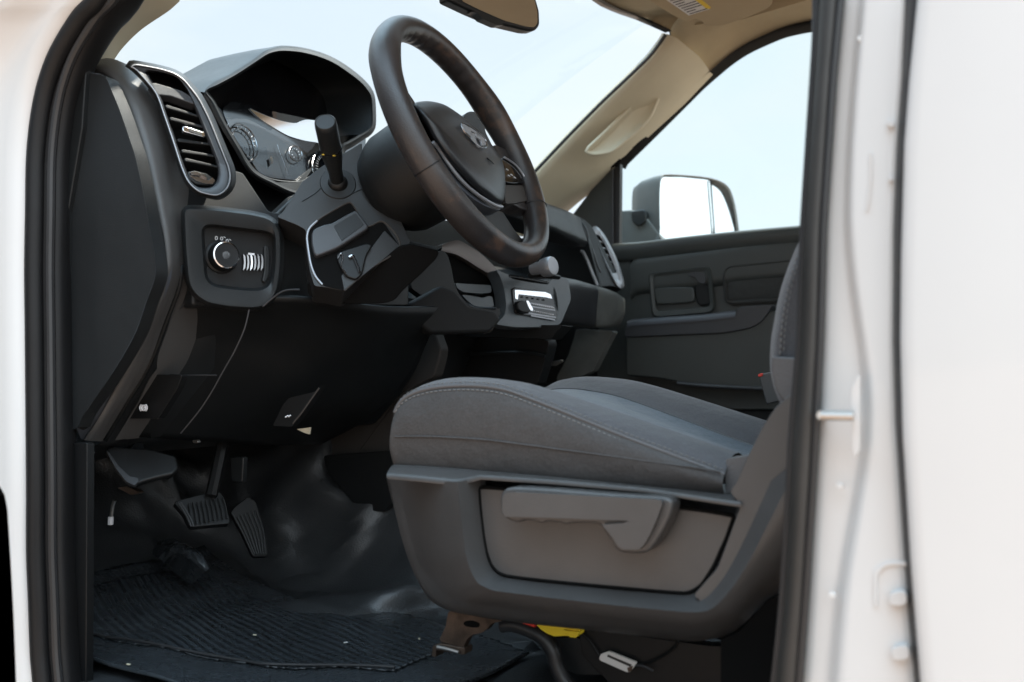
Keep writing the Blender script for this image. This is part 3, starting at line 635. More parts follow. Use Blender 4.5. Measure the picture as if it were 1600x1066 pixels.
# upper dash body: traced profile carried across the cab
def zrow(y, s=1): return None
base_prof = [(-.45,1.60),(-.25,1.61),(-.05,1.60),(.015,1.585),(.05,1.55),(.085,1.48),(.105,1.42),(.115,1.36),(.122,1.30),(.115,1.262),(.068,1.165),(-.02,1.06),(-.10,1.03),(-.45,1.02)]
def row(y, f=lambda x, z: (x, z)): return [Vector((f(x, z)[0], y, f(x, z)[1])) for x, z in base_prof]
cut = lambda x, z: (min(x, -.20) if z > 1.33 else x, min(z, 1.42))
low = lambda x, z: (min(x, .02) if z > 1.40 else x, min(z, 1.50))
Lb = [row(.118), row(.18, lambda x, z: (x-.03, z-.01)), row(.215, cut), row(.66, cut), row(.70, low), row(1.0, low), row(1.58, low)]
loops('dash_core', M['dash'], dash, Lb, closed=True, cap0=False, cap1=True, smooth=40)

# ---- left air vent
VN = Vector((.86,-.34,.37)).normalized(); vp = (pt(300,200,.135), VN)
vo = zB(0,152, 20,160, 60,195, 130,270, 165,330, 200,430, 245,560, 290,700, 315,765, 345,815, 400,858, 450,872, 500,880, 540,862, 572,825, 583,775, 575,720, 555,670, 510,560, 465,450, 430,380, 395,320, 340,255, 300,215, 250,187, 200,172, 150,160, 80,147, 20,138)
vi = zB(95,192, 115,205, 125,230, 160,295, 185,335, 215,430, 250,530, 290,650, 325,745, 345,790, 375,820, 410,832, 460,830, 485,812, 498,785, 503,745, 495,700, 470,630, 425,520, 385,420, 360,360, 335,300, 310,260, 285,228, 250,208, 220,198, 180,188, 120,182)
N_ = 110
def alr(P, n=N_): return resample(catmull(P, True), n, True)
vo_, vi_ = alr(vo), alr(vi)
def between(A, B, t): return [a.lerp(b, t) for a, b in zip(A, B)]
vent = loops('air_vent', M['dash'], truck, [U(off2(vo_,5), shift(vp,-.012)), U(off2(vo_,2), shift(vp,.000)), U(vo_, shift(vp,.003))], smooth=180, label='slanted louvred air vent nearest the driver door')
loops('vent_rim', M['dash'], vent, [U(vo_, shift(vp,.003)), U(between(vo_,vi_,.10), shift(vp,.006)), U(between(vo_,vi_,.26), shift(vp,.0055)), U(between(vo_,vi_,.36), shift(vp,.003))], smooth=180)
tube('rim_line', M['silver'], vent, U(between(vo_,vi_,.20), shift(vp,.0058)), .0009, n=6, closed=True, sm=False)
loops('vent_bezel', M['trim'], vent, [U(between(vo_,vi_,.36), shift(vp,.003)), U(between(vo_,vi_,.8), shift(vp,.002)), U(vi_, shift(vp,-.002)), U(off2(vi_,-1), shift(vp,-.02)), U(off2(vi_,-3), shift(vp,-.040))], cap1=True, smooth=60)
plate('vent_back', M['void'], vent, off2(vi_,-2), shift(vp,-.028), .004, bevel=0, smooth=0)
plate('cross_bar', M['trim'], vent, zB(128,248, 150,246, 300,290, 388,345, 392,365, 375,368, 240,320, 165,312, 150,290), shift(vp,-.001), .016, bevel=.003, smooth=2)
for i, (y0, y1) in enumerate(((372,440),(440,497),(560,590),(620,655),(668,715))):
    x0 = 190 + (y0-330)*.36; x1 = 395 + (y1-370)*.33
    plate('slat', M['black'], vent, zB(x0,y0, x0+10,y0-6, x1,y1-8, x1+6,y1+6, x0+8,y0+14), shift(vp,-.004), .018, bevel=.0015, smooth=0)
for i, (x, y) in enumerate(((352,630),(368,690))):
    plate('fin', M['dashd'], vent, zB(x-14,y-14, x+16,y-4, x+20,y+12, x-10,y+6), shift(vp,-.010), .004, bevel=.001, smooth=0)
plate('slider', M['chrome'], vent, zB(302,490, 318,487, 425,522, 430,545, 415,546, 320,520, 305,512), shift(vp,.002), .006, bevel=.001, smooth=2)
plate('slider_grip', M['black'], vent, zB(338,498, 408,522, 412,540, 342,518), shift(vp,.003), .004, bevel=.0005, smooth=0)
for dx in (0, 22, 44): plate('wheel_ridge', M['dchrome'], vent, zB(345+dx,742+dx*.5, 372+dx*1.4,738+dx*.5, 425+dx*.8,756+dx*.5, 440+dx,780+dx*.4, 405+dx*.7,762+dx*.5, 355+dx,756+dx*.5) if dx == 0 else zB(340,762, 395,762, 445,790, 468,772, 485,790, 470,808, 430,806, 380,790), shift(vp,-.002 - dx*.0001), .006, bevel=.001, smooth=1)
plate('vent_closer', M['black'], vent, zB(330,740, 370,732, 440,750, 490,790, 484,806, 440,815, 380,808, 340,780), shift(vp,-.005), .008, bevel=.002, smooth=3)

# ---- instrument hood and cluster
hpN = Vector((.93,-.10,.36)).normalized(); hp = (pt(440,180,.40), hpN)
rim = zB(432,292, 500,255, 600,200, 700,135, 755,98, 790,80, 850,68, 930,72, 1000,84, 1080,108, 1150,140, 1225,190, 1290,240, 1330,285, 1352,325, 1358,400, 1357,480, 1335,515, 1290,545, 1230,580, 1190,605, 1185,700, 1100,820, 950,860, 800,800, 690,735, 600,590, 530,470, 470,350)
rim_ = alr(rim, 140)
outr = zB(424,300, 480,245, 590,185, 690,122, 745,80, 790,58, 850,48, 930,52, 1005,66, 1090,92, 1165,128, 1240,178, 1302,230, 1345,280, 1364,325, 1370,400, 1368,490, 1345,530, 1300,560, 1240,600, 1200,625, 1195,710, 1105,840, 950,880, 790,820, 680,750, 588,600, 515,480, 455,360)
outr_ = alr(outr, 140)
hood = loops('instrument_hood', M['hoodm'], truck, [U(off2(rim_,-4), shift(hp,-.10)), U(off2(rim_,-3), shift(hp,-.03)), U(off2(rim_,-1.5), shift(hp,-.004)), U(rim_, shift(hp,.001)), U(between(rim_,outr_,.5), shift(hp,-.001)), U(outr_, shift(hp,-.010)), U(off2(outr_,2), shift(hp,-.020))], smooth=60, label='curved black hood shading the instrument cluster')
# hood's outer skin runs forward to the windshield base
top_o = zB(240,195, 330,150, 400,112, 520,76, 650,44, 700,37, 750,34, 830,40, 900,49, 975,66, 1050,90, 1130,126, 1200,169, 1260,215, 1305,255, 1345,305, 1368,350, 1374,420, 1372,500, 1350,540)
front_o = zB(424,300, 500,238, 590,185, 690,122, 745,80, 770,66, 800,56, 850,48, 930,52, 1005,66, 1090,92, 1165,128, 1210,156, 1250,186, 1302,230, 1345,280, 1364,325, 1371,420, 1369,500, 1345,535)
fo = resample(catmull(U(front_o, shift(hp,-.009)), False), 60)
to = [p + Vector((-.14, (.42-p.y)*.04, .004)) for p in fo]; t2_ = [p + Vector((-.28, (.42-p.y)*.12, -.03)) for p in fo]; ff = [p + Vector((-.46, (.42-p.y)*.2, -.10)) for p in fo]
sk_ = loops('hood_skin', M['dash'], hood, [fo, bl(fo,to,.06,(0,0,.002)), bl(fo,to,.35,(0,0,.003)), bl(fo,to,.7,(0,0,.002)), to, t2_, ff], closed=False, smooth=180)
# gauge panel and lens
gN = Vector((.90,-.06,.43)).normalized(); gp_ = (pt(440,230,.40), gN); gp_ = shift(gp_, -.055)
face = zB(455,330, 520,330, 590,318, 700,335, 820,375, 930,420, 1010,440, 1400,500, 1400,900, 800,830, 690,740, 600,620, 545,520)
cluster = plate('instrument_cluster', M['gloss'], truck, zB(440,290, 700,160, 850,100, 1100,140, 1290,280, 1320,340, 1320,620, 1250,900, 780,880, 640,760, 500,520), shift(gp_,-.012), .01, bevel=0, smooth=0, label='instrument cluster with chrome ringed gauges under a curved lens')
mask = zB(525,400, 545,365, 580,348, 640,362, 720,400, 830,440, 950,470, 1100,500, 1250,540, 1250,700, 1060,770, 960,790, 880,785, 800,775, 730,745, 690,690, 630,610, 575,520)
plate('gauge_panel', M['gloss'], cluster, mask, shift(gp_,-.004), .004, bevel=.001, smooth=True)
def ring(name, m, parent, c, r, pl, tw, asp=1.0, rot=0, a0=0, a1=360, n=40):
    P = []
    for k in range(n+1):
        a = rad(a0 + (a1-a0)*k/n); x, y = r*math.cos(a)*asp, r*math.sin(a); P.append((c[0] + x*math.cos(rot)-y*math.sin(rot), c[1] + x*math.sin(rot)+y*math.cos(rot)))
    full = (a1-a0) >= 360
    if full: P = P[:-1]
    return tube(name, m, parent, U(P, pl), tw, n=6, sm=False, closed=full)
gpl = shift(gp_, .001)
g1, g2 = zB(640,580)[0], zB(930,640)[0]
ring('gauge_ring', M['dchrome'], cluster, g1, 31, gpl, .0013, .62, -.45)
ring('gauge_ring', M['dchrome'], cluster, g1, 24, gpl, .0008, .58, -.45)
ring('gauge_ring', M['dchrome'], cluster, g2, 12.5, gpl, .0010, .75, -.45)
ring('gauge_ring', M['dchrome'], cluster, zB(1120,740)[0], 36, gpl, .0012, .70, -.45)
for gc, gr_r, na in ((g1, 27, 14), (g2, 9, 8), (zB(1120,740)[0], 30, 26)):
    for k in range(na):
        a = rad(150 + 240*k/(na-1)); cx, cy = math.cos(a)*.66, math.sin(a); c_, s_ = math.cos(-.45), math.sin(-.45)
        def q(r_): return (gc[0] + (cx*c_-cy*s_)*r_, gc[1] + (cx*s_+cy*c_)*r_)
        p0, p1 = q(gr_r), q(gr_r*.84)
        tube('gauge_tick', M['mark'], cluster, U([p0, p1], gpl), .0006, n=4, sm=False)
ring('dial_frame', M['dchrome'], cluster, zB(650,590)[0], 44, gpl, .0007, .60, -.45, 100, 250)
tube('divider', M['dchrome'], cluster, U(zB(828,590, 890,760), gpl), .0005, n=4, sm=False)
plate('display_zero', M['sealg'], cluster, zB(788,660, 800,655, 808,690, 796,700), gpl, .001, bevel=0, smooth=0)
# the lens: a curved sheet of clear plastic, plus an added strip for window glare
lr0 = zB(560,350, 650,362, 780,400, 920,430, 1100,470, 1280,520)
lr1 = zB(545,430, 650,450, 800,520, 950,560, 1100,590, 1280,620)
lr2 = zB(590,560, 700,640, 820,680, 950,700, 1100,720, 1280,740)
lr3 = zB(700,715, 760,752, 850,785, 950,792, 1100,800, 1280,830)
A0 = U(lr0, shift(gp_,.050)); A1 = U(lr1, shift(gp_,.030)); A2 = U(lr2, shift(gp_,.014)); A3 = U(lr3, shift(gp_,.006))
strip('cluster_lens', M['lens'], cluster, [A0, A1, A2, A3], n=30, rows=16, smooth=180)
plate('lens_glare_strip', M['glare_mirror'], cluster, zB(678,392, 705,402, 740,418, 790,438, 840,455, 900,468, 935,470, 960,460, 990,452, 1040,456, 1100,470, 1100,585, 1040,577, 980,568, 900,545, 850,520, 800,490, 755,462, 720,435), (pt(440,195,.36), Vector((1,0,.05)).normalized()), .004, bevel=.001, smooth=True)  # mirror strip added in the outline of the window's glare
tube('lens_edge', M['dash'], cluster, U(zB(545,500, 600,590, 660,680, 710,742, 780,780, 860,796, 950,797, 1010,770), shift(gp_,.010)), .0022, n=8)
# lower cluster surround: dash web between vent and cluster, and below it
web = zB(430,292, 455,330, 520,400, 560,520, 620,620, 700,740, 790,800, 940,800, 985,740, 1040,700, 960,820, 880,930, 790,985, 560,960, 575,860, 590,780, 560,650, 500,520, 440,400, 395,320)
plate('cluster_surround', M['dash'], dash, web, shift(gp_,.012), .02, bevel=.004, smooth=2)
# ---- lower column cover transition (dash hump left of the column)
lug = zB(560,940, 600,925, 700,945, 790,985, 860,960, 930,880, 1000,770, 1040,740, 1200,600, 1100,1100, 1100,1300, 560,1100)
plate('column_surround', M['dash'], dash, z1(300,352, 345,328, 420,340, 430,334, 466,300, 520,300, 560,340, 640,420, 640,480, 480,478, 300,478), (pt(400,400,.235), Vector((.93,-.25,.1)).normalized()), .03, bevel=.008, smooth=8)

plate('lower_vent_surround', M['hoodm'], dash, z1(258,235, 380,270, 420,330, 480,340, 480,360, 300,352, 266,330), shift(vp,-.052), .02, bevel=.004, smooth=4)
# ---- headlight switch pod
PN = Vector((.90,-.38,.05)).normalized(); pp = (pt(360,400,.17), PN)
po = zD(525,190, 524,130, 535,113, 575,112, 680,120, 800,135, 860,150, 895,175, 912,215, 915,290, 912,360, 900,440, 880,480, 845,508, 800,516, 700,510, 620,495, 580,470, 553,440, 540,400, 530,300)
pi_ = zD(606,230, 606,200, 615,190, 640,188, 720,198, 800,208, 850,214, 872,222, 880,240, 880,300, 876,360, 868,400, 852,424, 825,434, 780,434, 700,426, 650,418, 630,405, 618,385, 612,320)
pod = pixloops('headlight_switch', M['dash'], truck, [(off2(po,4), shift(pp,-.02)), (off2(po,1.5), shift(pp,-.004)), (po, shift(pp,.004)), (off2(po,-3), shift(pp,.008)), (off2(po,-9), shift(pp,.008)), (off2(pi_,4), shift(pp,.004)), (pi_, shift(pp,-.008)), (off2(pi_,-1), shift(pp,-.016))], n=100, cap1=False, smooth=180, label='headlight switch panel with a round knob left of the steering column')
plate('switch_face', M['hoodm'], pod, off2(pi_,-.5), shift(pp,-.014), .004, bevel=0, smooth=True)
kc = pt(345,402, shift(pp,-.014)); ka = PN
lathe('headlight_knob', M['black'], pod, kc, ka, [(.0235,0),(.0235,.003),(.0205,.005),(.0200,.016),(.0185,.019)], n=48, smooth=40)
lathe('knob_ring', M['chrome'], pod, kc + ka*.018, ka, [(.0188,0),(.0188,.0025),(.0172,.0030),(.0168,.001)], n=48, smooth=40)
lathe('knob_face', M['hoodm'], pod, kc + ka*.017, ka, [(.0170,0),(.0168,.0025),(.001,.0018)], n=48, smooth=40)
for k, (x, y) in enumerate(((655,234),(676,236),(698,246))):
    q = zD(x-7,y-8, x+5,y-7, x+7,y+6, x-5,y+8)
    ring('switch_symbol', M['mark'], pod, zD(x,y)[0], 2.6, shift(pp,-.012), .0005, .7)
    if k: tube('symbol_rays', M['mark'], pod, U(zD(x+8,y-8, x+15,y-3), shift(pp,-.012)), .0006, n=4, sm=False)
for x, y in ((712,258),(722,266),(730,274)): tube('switch_mark', M['mark'], pod, U(zD(x,y, x+5,y+4), shift(pp,-.012)), .0006, n=4, sm=False)
ring('switch_mark', M['mark'], pod, zD(620,302)[0], 2.6, shift(pp,-.012), .0005, .6)
for k, x in enumerate((762,776,790,804,818,832)):
    m_ = M['chrome'] if k in (2, 3) else M['dchrome']
    P = zD(x,296, x+8,306, x+10,330, x+8,352, x-1,364, x+3,330)
    plate('dimmer_ridge', m_ if k in (2,) else M['dchrome'], pod, P, shift(pp,-.007), .006, bevel=.0006, smooth=1)
plate('dimmer_icon', M['mark'], pod, zD(782,292, 806,294, 806,302, 782,300), shift(pp,-.0065), .001, bevel=0, smooth=0)
plate('pod_highlight_lip', M['dash'], pod, zD(845,265, 862,262, 868,300, 866,380, 850,412, 838,405, 846,360), shift(pp,-.009), .006, bevel=.002, smooth=3)

# ---- knee panel: one bulging sheet below the switch and column
k0 = U([(281,414)] + zD(500,420, 490,455, 440,585, 380,740, 290,890, 205,1035), .116)
k1 = U(zD(560,455, 490,550, 430,690, 385,765, 330,880, 290,960, 260,1010), .16)
k2 = U(z1(470,462, 400,520, 370,570, 340,620, 318,655, 300,685), .27)
k3 = U(z1(600,478, 570,540, 540,580, 500,625, 450,660, 400,690), .42)
k4 = U(z1(700,478, 690,505, 668,522, 640,585, 590,640, 500,690), .60)
k5 = U(z1(770,505, 735,512, 672,518, 668,522, 655,530, 640,545), .66)
kt = [U(z1(470,440, 420,436), .20)]
knee = strip('knee_panel', M['dashd'], truck, [k0, k1, k2, k3, k4], n=24, rows=30, smooth=180, label='black lower dash panel over the pedals', solid=.006)
plate('knee_bridge', M['hoodm'], knee, z1(640,474, 690,446, 712,455, 735,480, 775,487, 784,500, 766,519, 700,521, 674,521, 648,500), (pt(690,500,.565), Vector((.86,-.50,.06)).normalized()), .03, bevel=.010, smooth=6)
# seams in the knee panel, slim raised lips
for P, pl in ((zD(565,455, 490,548, 450,625, 415,690, 385,760), .150), (zD(788,515, 770,590, 730,680, 690,750, 640,840, 590,915, 520,1000), .20), (zD(380,768, 450,768, 530,772, 660,772), .185), (zD(535,772, 510,810, 475,870, 430,945), .18)):
    tube('panel_seam', M['trim'], knee, [p + Vector((.010,-.012,-.002)) for p in U(P, pl)], .0011, n=6)
tube('panel_seam', M['trim'], knee, U(zD(840,505, 900,455, 935,440, 985,438), .19), .0012, n=6)
# parking brake release with its round mark
pb = plate('brake_release', M['black'], truck, zD(370,775, 520,775, 500,830, 425,950, 290,950, 310,890), .145, .012, bevel=.003, smooth=4, label='parking brake release handle marked with a circled P')
pc = zD(366,907)[0]
ring('brake_symbol', M['mark'], pb, pc, 4.0, .138, .0011, .85)
for a0, a1 in ((130,230),(-50,50)): ring('brake_symbol', M['mark'], pb, pc, 6.4, .138, .0009, .9, 0, a0, a1, 10)
tube('brake_letter', M['mark'], pb, U([(pc[0]-1,pc[1]+3),(pc[0]-1,pc[1]-2.6),(pc[0]+1.6,pc[1]-2),(pc[0]+1.4,pc[1]+.2),(pc[0]-.6,pc[1]+.6)], .138), .0008, n=5, sm=False)
hr_ = plate('hood_release', M['black'], truck, zW(160,810, 195,770, 360,730, 390,690, 320,800, 215,940, 100,935), .30, .012, bevel=.003, smooth=3, label='hood release lever under the dash')
tube('release_symbol', M['mark'], hr_, U(zW(175,884, 190,874, 195,880, 206,872), .296), .0012, n=5, sm=False)
tube('lever_edge', M['console'], hr_, U(zW(375,712, 330,775, 270,860, 220,920), .298), .0016, n=6)
plate('underdash_light_patch', M['beige'], truck, zW(243,955, 322,944, 316,985, 290,978), .40, .003, bevel=0, smooth=0, label='pale patch painted as a gap of light under the dash')  # beige plate painted in as light showing through a gap

# ---- steering column shroud
SN = Vector((.62,-.70,.35)).normalized(); sp = (pt(550,330,.30), SN)
sh = zE(520,195, 440,245, 400,262, 300,330, 225,390, 205,425, 130,540, 100,560, 200,600, 245,625, 245,700, 262,820, 285,900, 340,905, 430,925, 700,712, 760,690, 700,560, 600,400, 520,280)
col = plate('steering_column', M['shell'], truck, sh, sp, .055, bevel=.014, seg=5, smooth=5, label='grey plastic steering column shroud with stalk and ignition')
plate('lower_shroud', M['void'], col, zE(250,880, 430,915, 700,705, 760,695, 900,728, 885,765, 800,850, 720,920, 680,970, 630,985, 500,990, 400,985, 300,965, 255,945), (pt(560,440,.295), Vector((.55,-.80,-.2)).normalized()), .08, bevel=.010, smooth=6)
tube('shroud_seam', M['black'], col, U(zE(225,485, 290,445, 330,405), shift(sp,.0005)), .0008, n=5)
tube('shroud_seam', M['black'], col, U(zE(405,448, 450,455, 500,432, 545,415), shift(sp,.0005)), .0008, n=5)
# ignition pocket: flat plate, its inner shade put into the black
pkq = zE(256,640, 275,600, 330,560, 400,520, 455,492, 475,500, 490,530, 520,590, 545,612, 590,592, 625,588, 660,640, 705,706, 430,922, 330,898, 280,830, 262,740)
pq = resample(rnd(pkq, 4), 100, True)
plate('ignition_pocket_shade', M['void'], col, pq, shift(sp,.0012), .002, bevel=.0, smooth=0)
tube('pocket_edge', M['silver'], col, U(zE(325,893, 290,850, 268,790, 256,720, 250,660, 262,618, 300,580), shift(sp,.002)), .0016, n=6)
tube('pocket_edge', M['console'], col, U(zE(300,578, 360,540, 455,490, 478,505, 540,605, 625,585, 705,706, 560,815, 432,922), shift(sp,.001)), .0016, n=6)
bk = zE(272,640, 285,618, 330,598, 372,590, 440,550, 485,528, 500,535, 552,606, 545,620, 430,695, 395,715, 320,745, 295,752, 282,735, 272,690)
plate('ignition_block', M['trim'], col, bk, shift(sp,.010), .012, bevel=.004, smooth=5)
plate('ignition_face', M['dash'], col, zE(380,605, 488,541, 528,600, 420,678), shift(sp,.0108), .001, bevel=.0003, smooth=2)
plate('pocket_slope', M['shell'], col, zE(630,628, 704,704, 432,920, 418,850, 470,790, 560,720), shift(sp,.003), .003, bevel=.001, smooth=2)
plate('ignition_key_slot', M['black'], col, zE(390,745, 430,725, 545,690, 570,700, 540,750, 520,840, 490,868, 440,850, 410,800), shift(sp,.008), .006, bevel=.002, smooth=6)
tube('key_ring', M['dchrome'], col, U(zE(400,765, 415,740, 425,760, 420,800, 445,845), shift(sp,.010)), .0012, n=6)
tube('key_ring', M['dchrome'], col, U(zE(455,760, 475,752, 500,805, 508,830), shift(sp,.011)), .0022, n=6)
# stalk
sb = pt(528,288,.30); st_ = pt(508,190,.19); ax = (st_ - sb); Ls = ax.length; ax.normalize()
stalk = lathe('wiper_stalk', M['dash'], truck, sb, ax, [(.0085,-.02),(.0095,0),(.0105,Ls*.25),(.0145,Ls*.48),(.0150,Ls*.52),(.0152,Ls*.93),(.0146,Ls*.985),(.0128,Ls*1.0),(.0125,Ls*.995),(.001,Ls*.995)], n=40, smooth=40, label='black multifunction stalk pointing up beside the instrument cluster')
lathe('stalk_band', M['gloss'], stalk, sb + ax*Ls*.60, ax, [(.0153,0),(.0156,.0008),(.0156,.0022),(.0153,.003)], n=40, smooth=40)
for k in (-.35, .1):
    u_ = Vector((.55,-.8,0)).normalized(); r_ = (u_*math.cos(k) + Vector((.8,.55,0))*math.sin(k)); r_ = (r_ - ax*r_.dot(ax)).normalized()
    box('stalk_mark', M['ylabel'], stalk, sb + ax*(Ls*.60+.0015) + r_*.0157, (.003,.003,.0012), bevel=0)
lathe('stalk_collar', M['dash'], stalk, sb + SN*-.004, SN, [(.028,-.006),(.028,.004),(.0255,.007),(.014,.008),(.013,.002)], n=48, smooth=40)
lathe('stalk_boot', M['black'], stalk, sb, ax, [(.016,-.01),(.0145,.006),(.011,.012)], n=32, smooth=60)

# ================================================================== steering wheel
W0 = Vector((.423,.383,1.498)); WNn = Vector((math.cos(.419)*math.cos(.0416), math.cos(.419)*math.sin(.0416), math.sin(.419)))
WA = Vector((-math.sin(.0416), math.cos(.0416), 0)); WB = WNn.cross(WA)
Rw, rt = .1869, .0193
Vv = []; nU, nV = 160, 20
Lw = []
for i in range(nU):
    t = 2*math.pi*i/nU; d = WA*math.cos(t) + WB*math.sin(t)
    deg_ = math.degrees(t) % 360
    grip = sum(math.exp(-((deg_-q_)/13)**2) for q_ in (148, 32)) * .0022
    r1 = rt + grip
    ripple = .00022*math.sin(t*44) if 50 < deg_ < 130 else 0
    Lw.append([W0 + d*(Rw + (r1*.93)*math.cos(2*math.pi*j/nV) + (ripple*5 if math.cos(2*math.pi*j/nV) < -.6 else 0)) + WNn*(r1*1.08)*math.sin(2*math.pi*j/nV) for j in range(nV)])
Lw.append(Lw[0])
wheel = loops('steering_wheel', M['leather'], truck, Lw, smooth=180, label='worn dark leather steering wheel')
for dg in (206, 152, 28, 334):
    t = rad(dg); d = WA*math.cos(t) + WB*math.sin(t)
    P = [W0 + d*(Rw + rt*.95*math.cos(2*math.pi*j/20)) + WNn*rt*1.10*math.sin(2*math.pi*j/20) for j in range(20)]
    tube('leather_seam', M['black'], wheel, P, .0009, n=5, sm=False, closed=True)
wpl = (W0, WNn)
# back of the hub
lathe('hub_shell', M['dashd'], wheel, W0 - WNn*.135, WNn, [(.066,-.02),(.076,-.003),(.081,.01),(.083,.06),(.076,.095),(.05,.11)], n=64, smooth=60)
# airbag cover
ab = zC(258,395, 275,388, 310,385, 345,390, 380,402, 430,435, 475,470, 520,512, 560,560, 588,600, 600,640, 604,690, 602,735, 592,768, 565,768, 520,745, 470,705, 420,652, 370,590, 330,530, 300,475, 275,430)
ab_ = alr(ab, 90); apl = shift(wpl, .010)
loops('airbag_cover', M['airbag'], wheel, [U(off2(ab_,1), shift(apl,-.03)), U(off2(ab_,.5), shift(apl,-.006)), U(off2(ab_,-1.5), shift(apl,.0)), U(scl(ab_,.90), shift(apl,.006)), U(scl(ab_,.72), shift(apl,.012)), U(scl(ab_,.45), shift(apl,.016)), U(scl(ab_,.15), shift(apl,.017))], cap1=True, smooth=180)
plate('hub_bezel', M['capband'], wheel, zC(330,538, 345,548, 385,610, 430,665, 480,712, 530,748, 575,770, 592,776, 585,794, 560,792, 515,772, 465,738, 415,690, 365,625, 338,575), shift(apl,-.004), .02, bevel=.003, smooth=True)
tube('bezel_strip', M['silver'], wheel, U(zC(330,538, 350,560, 388,618, 432,676, 480,722, 530,758, 575,782, 592,784), shift(apl,.001)), .0026, n=8)
plate('hub_side', M['gloss'], wheel, zC(258,395, 285,420, 330,530, 335,560, 300,520, 270,450), shift(apl,-.006), .02, bevel=.002, smooth=True)
# spokes
spl_ = shift(wpl, -.012)
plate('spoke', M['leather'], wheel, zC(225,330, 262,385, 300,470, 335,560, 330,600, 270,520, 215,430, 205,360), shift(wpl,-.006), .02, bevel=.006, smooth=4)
plate('spoke', M['black'], wheel, zC(365,620, 470,735, 560,790, 595,800, 640,870, 690,930, 680,965, 600,930, 520,860, 440,760, 370,660), shift(wpl,-.010), .022, bevel=.006, smooth=5)
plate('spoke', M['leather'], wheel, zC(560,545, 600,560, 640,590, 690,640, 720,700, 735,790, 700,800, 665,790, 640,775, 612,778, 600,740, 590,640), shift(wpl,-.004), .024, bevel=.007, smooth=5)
plate('button_pad', M['gloss'], wheel, zC(578,592, 612,600, 645,632, 668,664, 682,692, 640,694, 606,690, 600,640), shift(wpl,.004), .010, bevel=.002, smooth=4)
tube('pad_trim', M['silver'], wheel, U(zC(600,596, 640,622, 668,655, 690,695, 700,708), shift(wpl,.006)), .0017, n=6)
for x, y in ((612,642),(628,662),(640,672),(618,665)): tube('button_mark', M['mark'], wheel, U(zC(x-3,y-2, x+4,y+3), shift(wpl,.0052)), .0008, n=5, sm=False)
plate('lower_spoke_cover', M['console'], wheel, zC(600,700, 690,702, 705,715, 690,760, 640,770, 606,772), shift(wpl,.000), .012, bevel=.004, smooth=4)
# ram's-head badge
epl = shift(apl, .0165); bc = zC(487,508)[0]
def eb(P): return zC(*P)
badge = plate('badge', M['silver'], wheel, eb((440,468, 455,470, 475,492, 480,520, 472,514, 455,500)), epl, .003, bevel=.0008, smooth=1)
for P in ((490,505, 505,500, 528,520, 532,548, 518,552, 512,530, 498,520), (470,500, 488,505, 497,540, 512,556, 506,560, 490,545, 478,525), (452,478, 470,490, 500,512, 520,520, 500,502, 478,484)):
    plate('badge_horn', M['silver'], wheel, eb(P), epl, .003, bevel=.0008, smooth=1)
tube('badge_outline', M['dchrome'], wheel, U(eb((440,466, 470,480, 505,505, 530,530, 534,556, 518,560, 490,545, 462,515, 443,488)), epl), .0009, n=6, closed=True)
tube('airbag_mark', M['black'], wheel, U(zC(536,598, 560,620), shift(epl,-.002)), .0008, n=5, sm=False)
plate('far_stalk', M['black'], truck, zC(445,435, 470,420, 500,425, 525,460, 530,500, 570,580, 540,560, 500,520, 470,480), shift(wpl,-.06), .02, bevel=.006, smooth=5, label='dark stalk behind the far side of the steering wheel')

# ================================================================== centre stack
CN = Vector((.95,-.28,.12)).normalized(); cp = (pt(830,470,.86), CN)
lc = zG(95,300, 130,320, 150,390, 165,470, 190,530, 240,590, 290,605, 380,612, 400,600, 410,640, 350,705, 250,705, 100,680, 20,560, -60,500, -60,400, 0,380, 60,340)
plate('stack_side_panel', M['dash'], truck, lc, (pt(720,460,.66), Vector((.85,-.5,.10)).normalized()), .02, bevel=.006, smooth=6, label='dark curved panel right of the steering column')
cub = plate('storage_cubby', M['void'], truck, zG(80,300, 180,255, 300,320, 400,420, 425,500, 420,600, 350,720, 100,640), (pt(740,440,.76), CN), .01, bevel=0, smooth=4, label='open cubby with grey ledges beside the steering column')
plate('cubby_ledge', M['cover'], cub, zG(170,474, 220,478, 358,486, 360,524, 300,530, 215,522, 185,505), (pt(745,452,.74), CN), .03, bevel=.003, smooth=3)
plate('cubby_ledge', M['cover'], cub, zG(205,535, 240,538, 320,552, 345,540, 365,545, 374,598, 300,600, 262,590, 228,560), (pt(745,465,.735), CN), .03, bevel=.003, smooth=3)
tube('cubby_lip', M['trim'], cub, U(zG(150,400, 165,470, 195,535, 232,580, 275,602, 330,606, 385,606), .715), .0025, n=6)
stripo = zG(100,275, 180,252, 240,280, 300,320, 345,360, 385,405, 410,450, 425,510, 436,590, 432,635, 400,675, 352,732)
stripi = zG(95,310, 170,325, 240,362, 290,395, 340,425, 368,450, 388,490, 400,540, 412,590, 410,625, 385,660, 345,700)
bpl = shift((pt(740,440,.76), CN), .014)
so3, si3 = U(stripo, bpl), U(stripi, bpl)
strip('stack_edge_trim', M['bandtrim'], truck, [[p - CN*.02 for p in so3], [p - CN*.002 for p in so3], [p + CN*.001 for p in so3], [p*.5 + q*.5 + CN*.003 for p, q in zip(resample(so3,20), resample(si3,20))], [p + CN*.001 for p in si3], [p - CN*.012 for p in si3]], n=60, smooth=50, label='curved metallic edge trim of the centre stack')
face_ = zG(380,400, 440,428, 520,440, 660,468, 690,440, 760,450, 775,560, 720,690, 660,705, 480,705, 380,690, 430,640, 438,590, 425,500, 405,440)
stk = plate('centre_stack', M['cover'], truck, face_, cp, .03, bevel=.004, smooth=6, label='blue-grey centre stack panel with climate controls')
plate('stack_slot', M['void'], stk, zG(448,432, 462,430, 660,468, 656,482, 560,470, 470,452), shift(cp,.0008), .002, bevel=0, smooth=2)
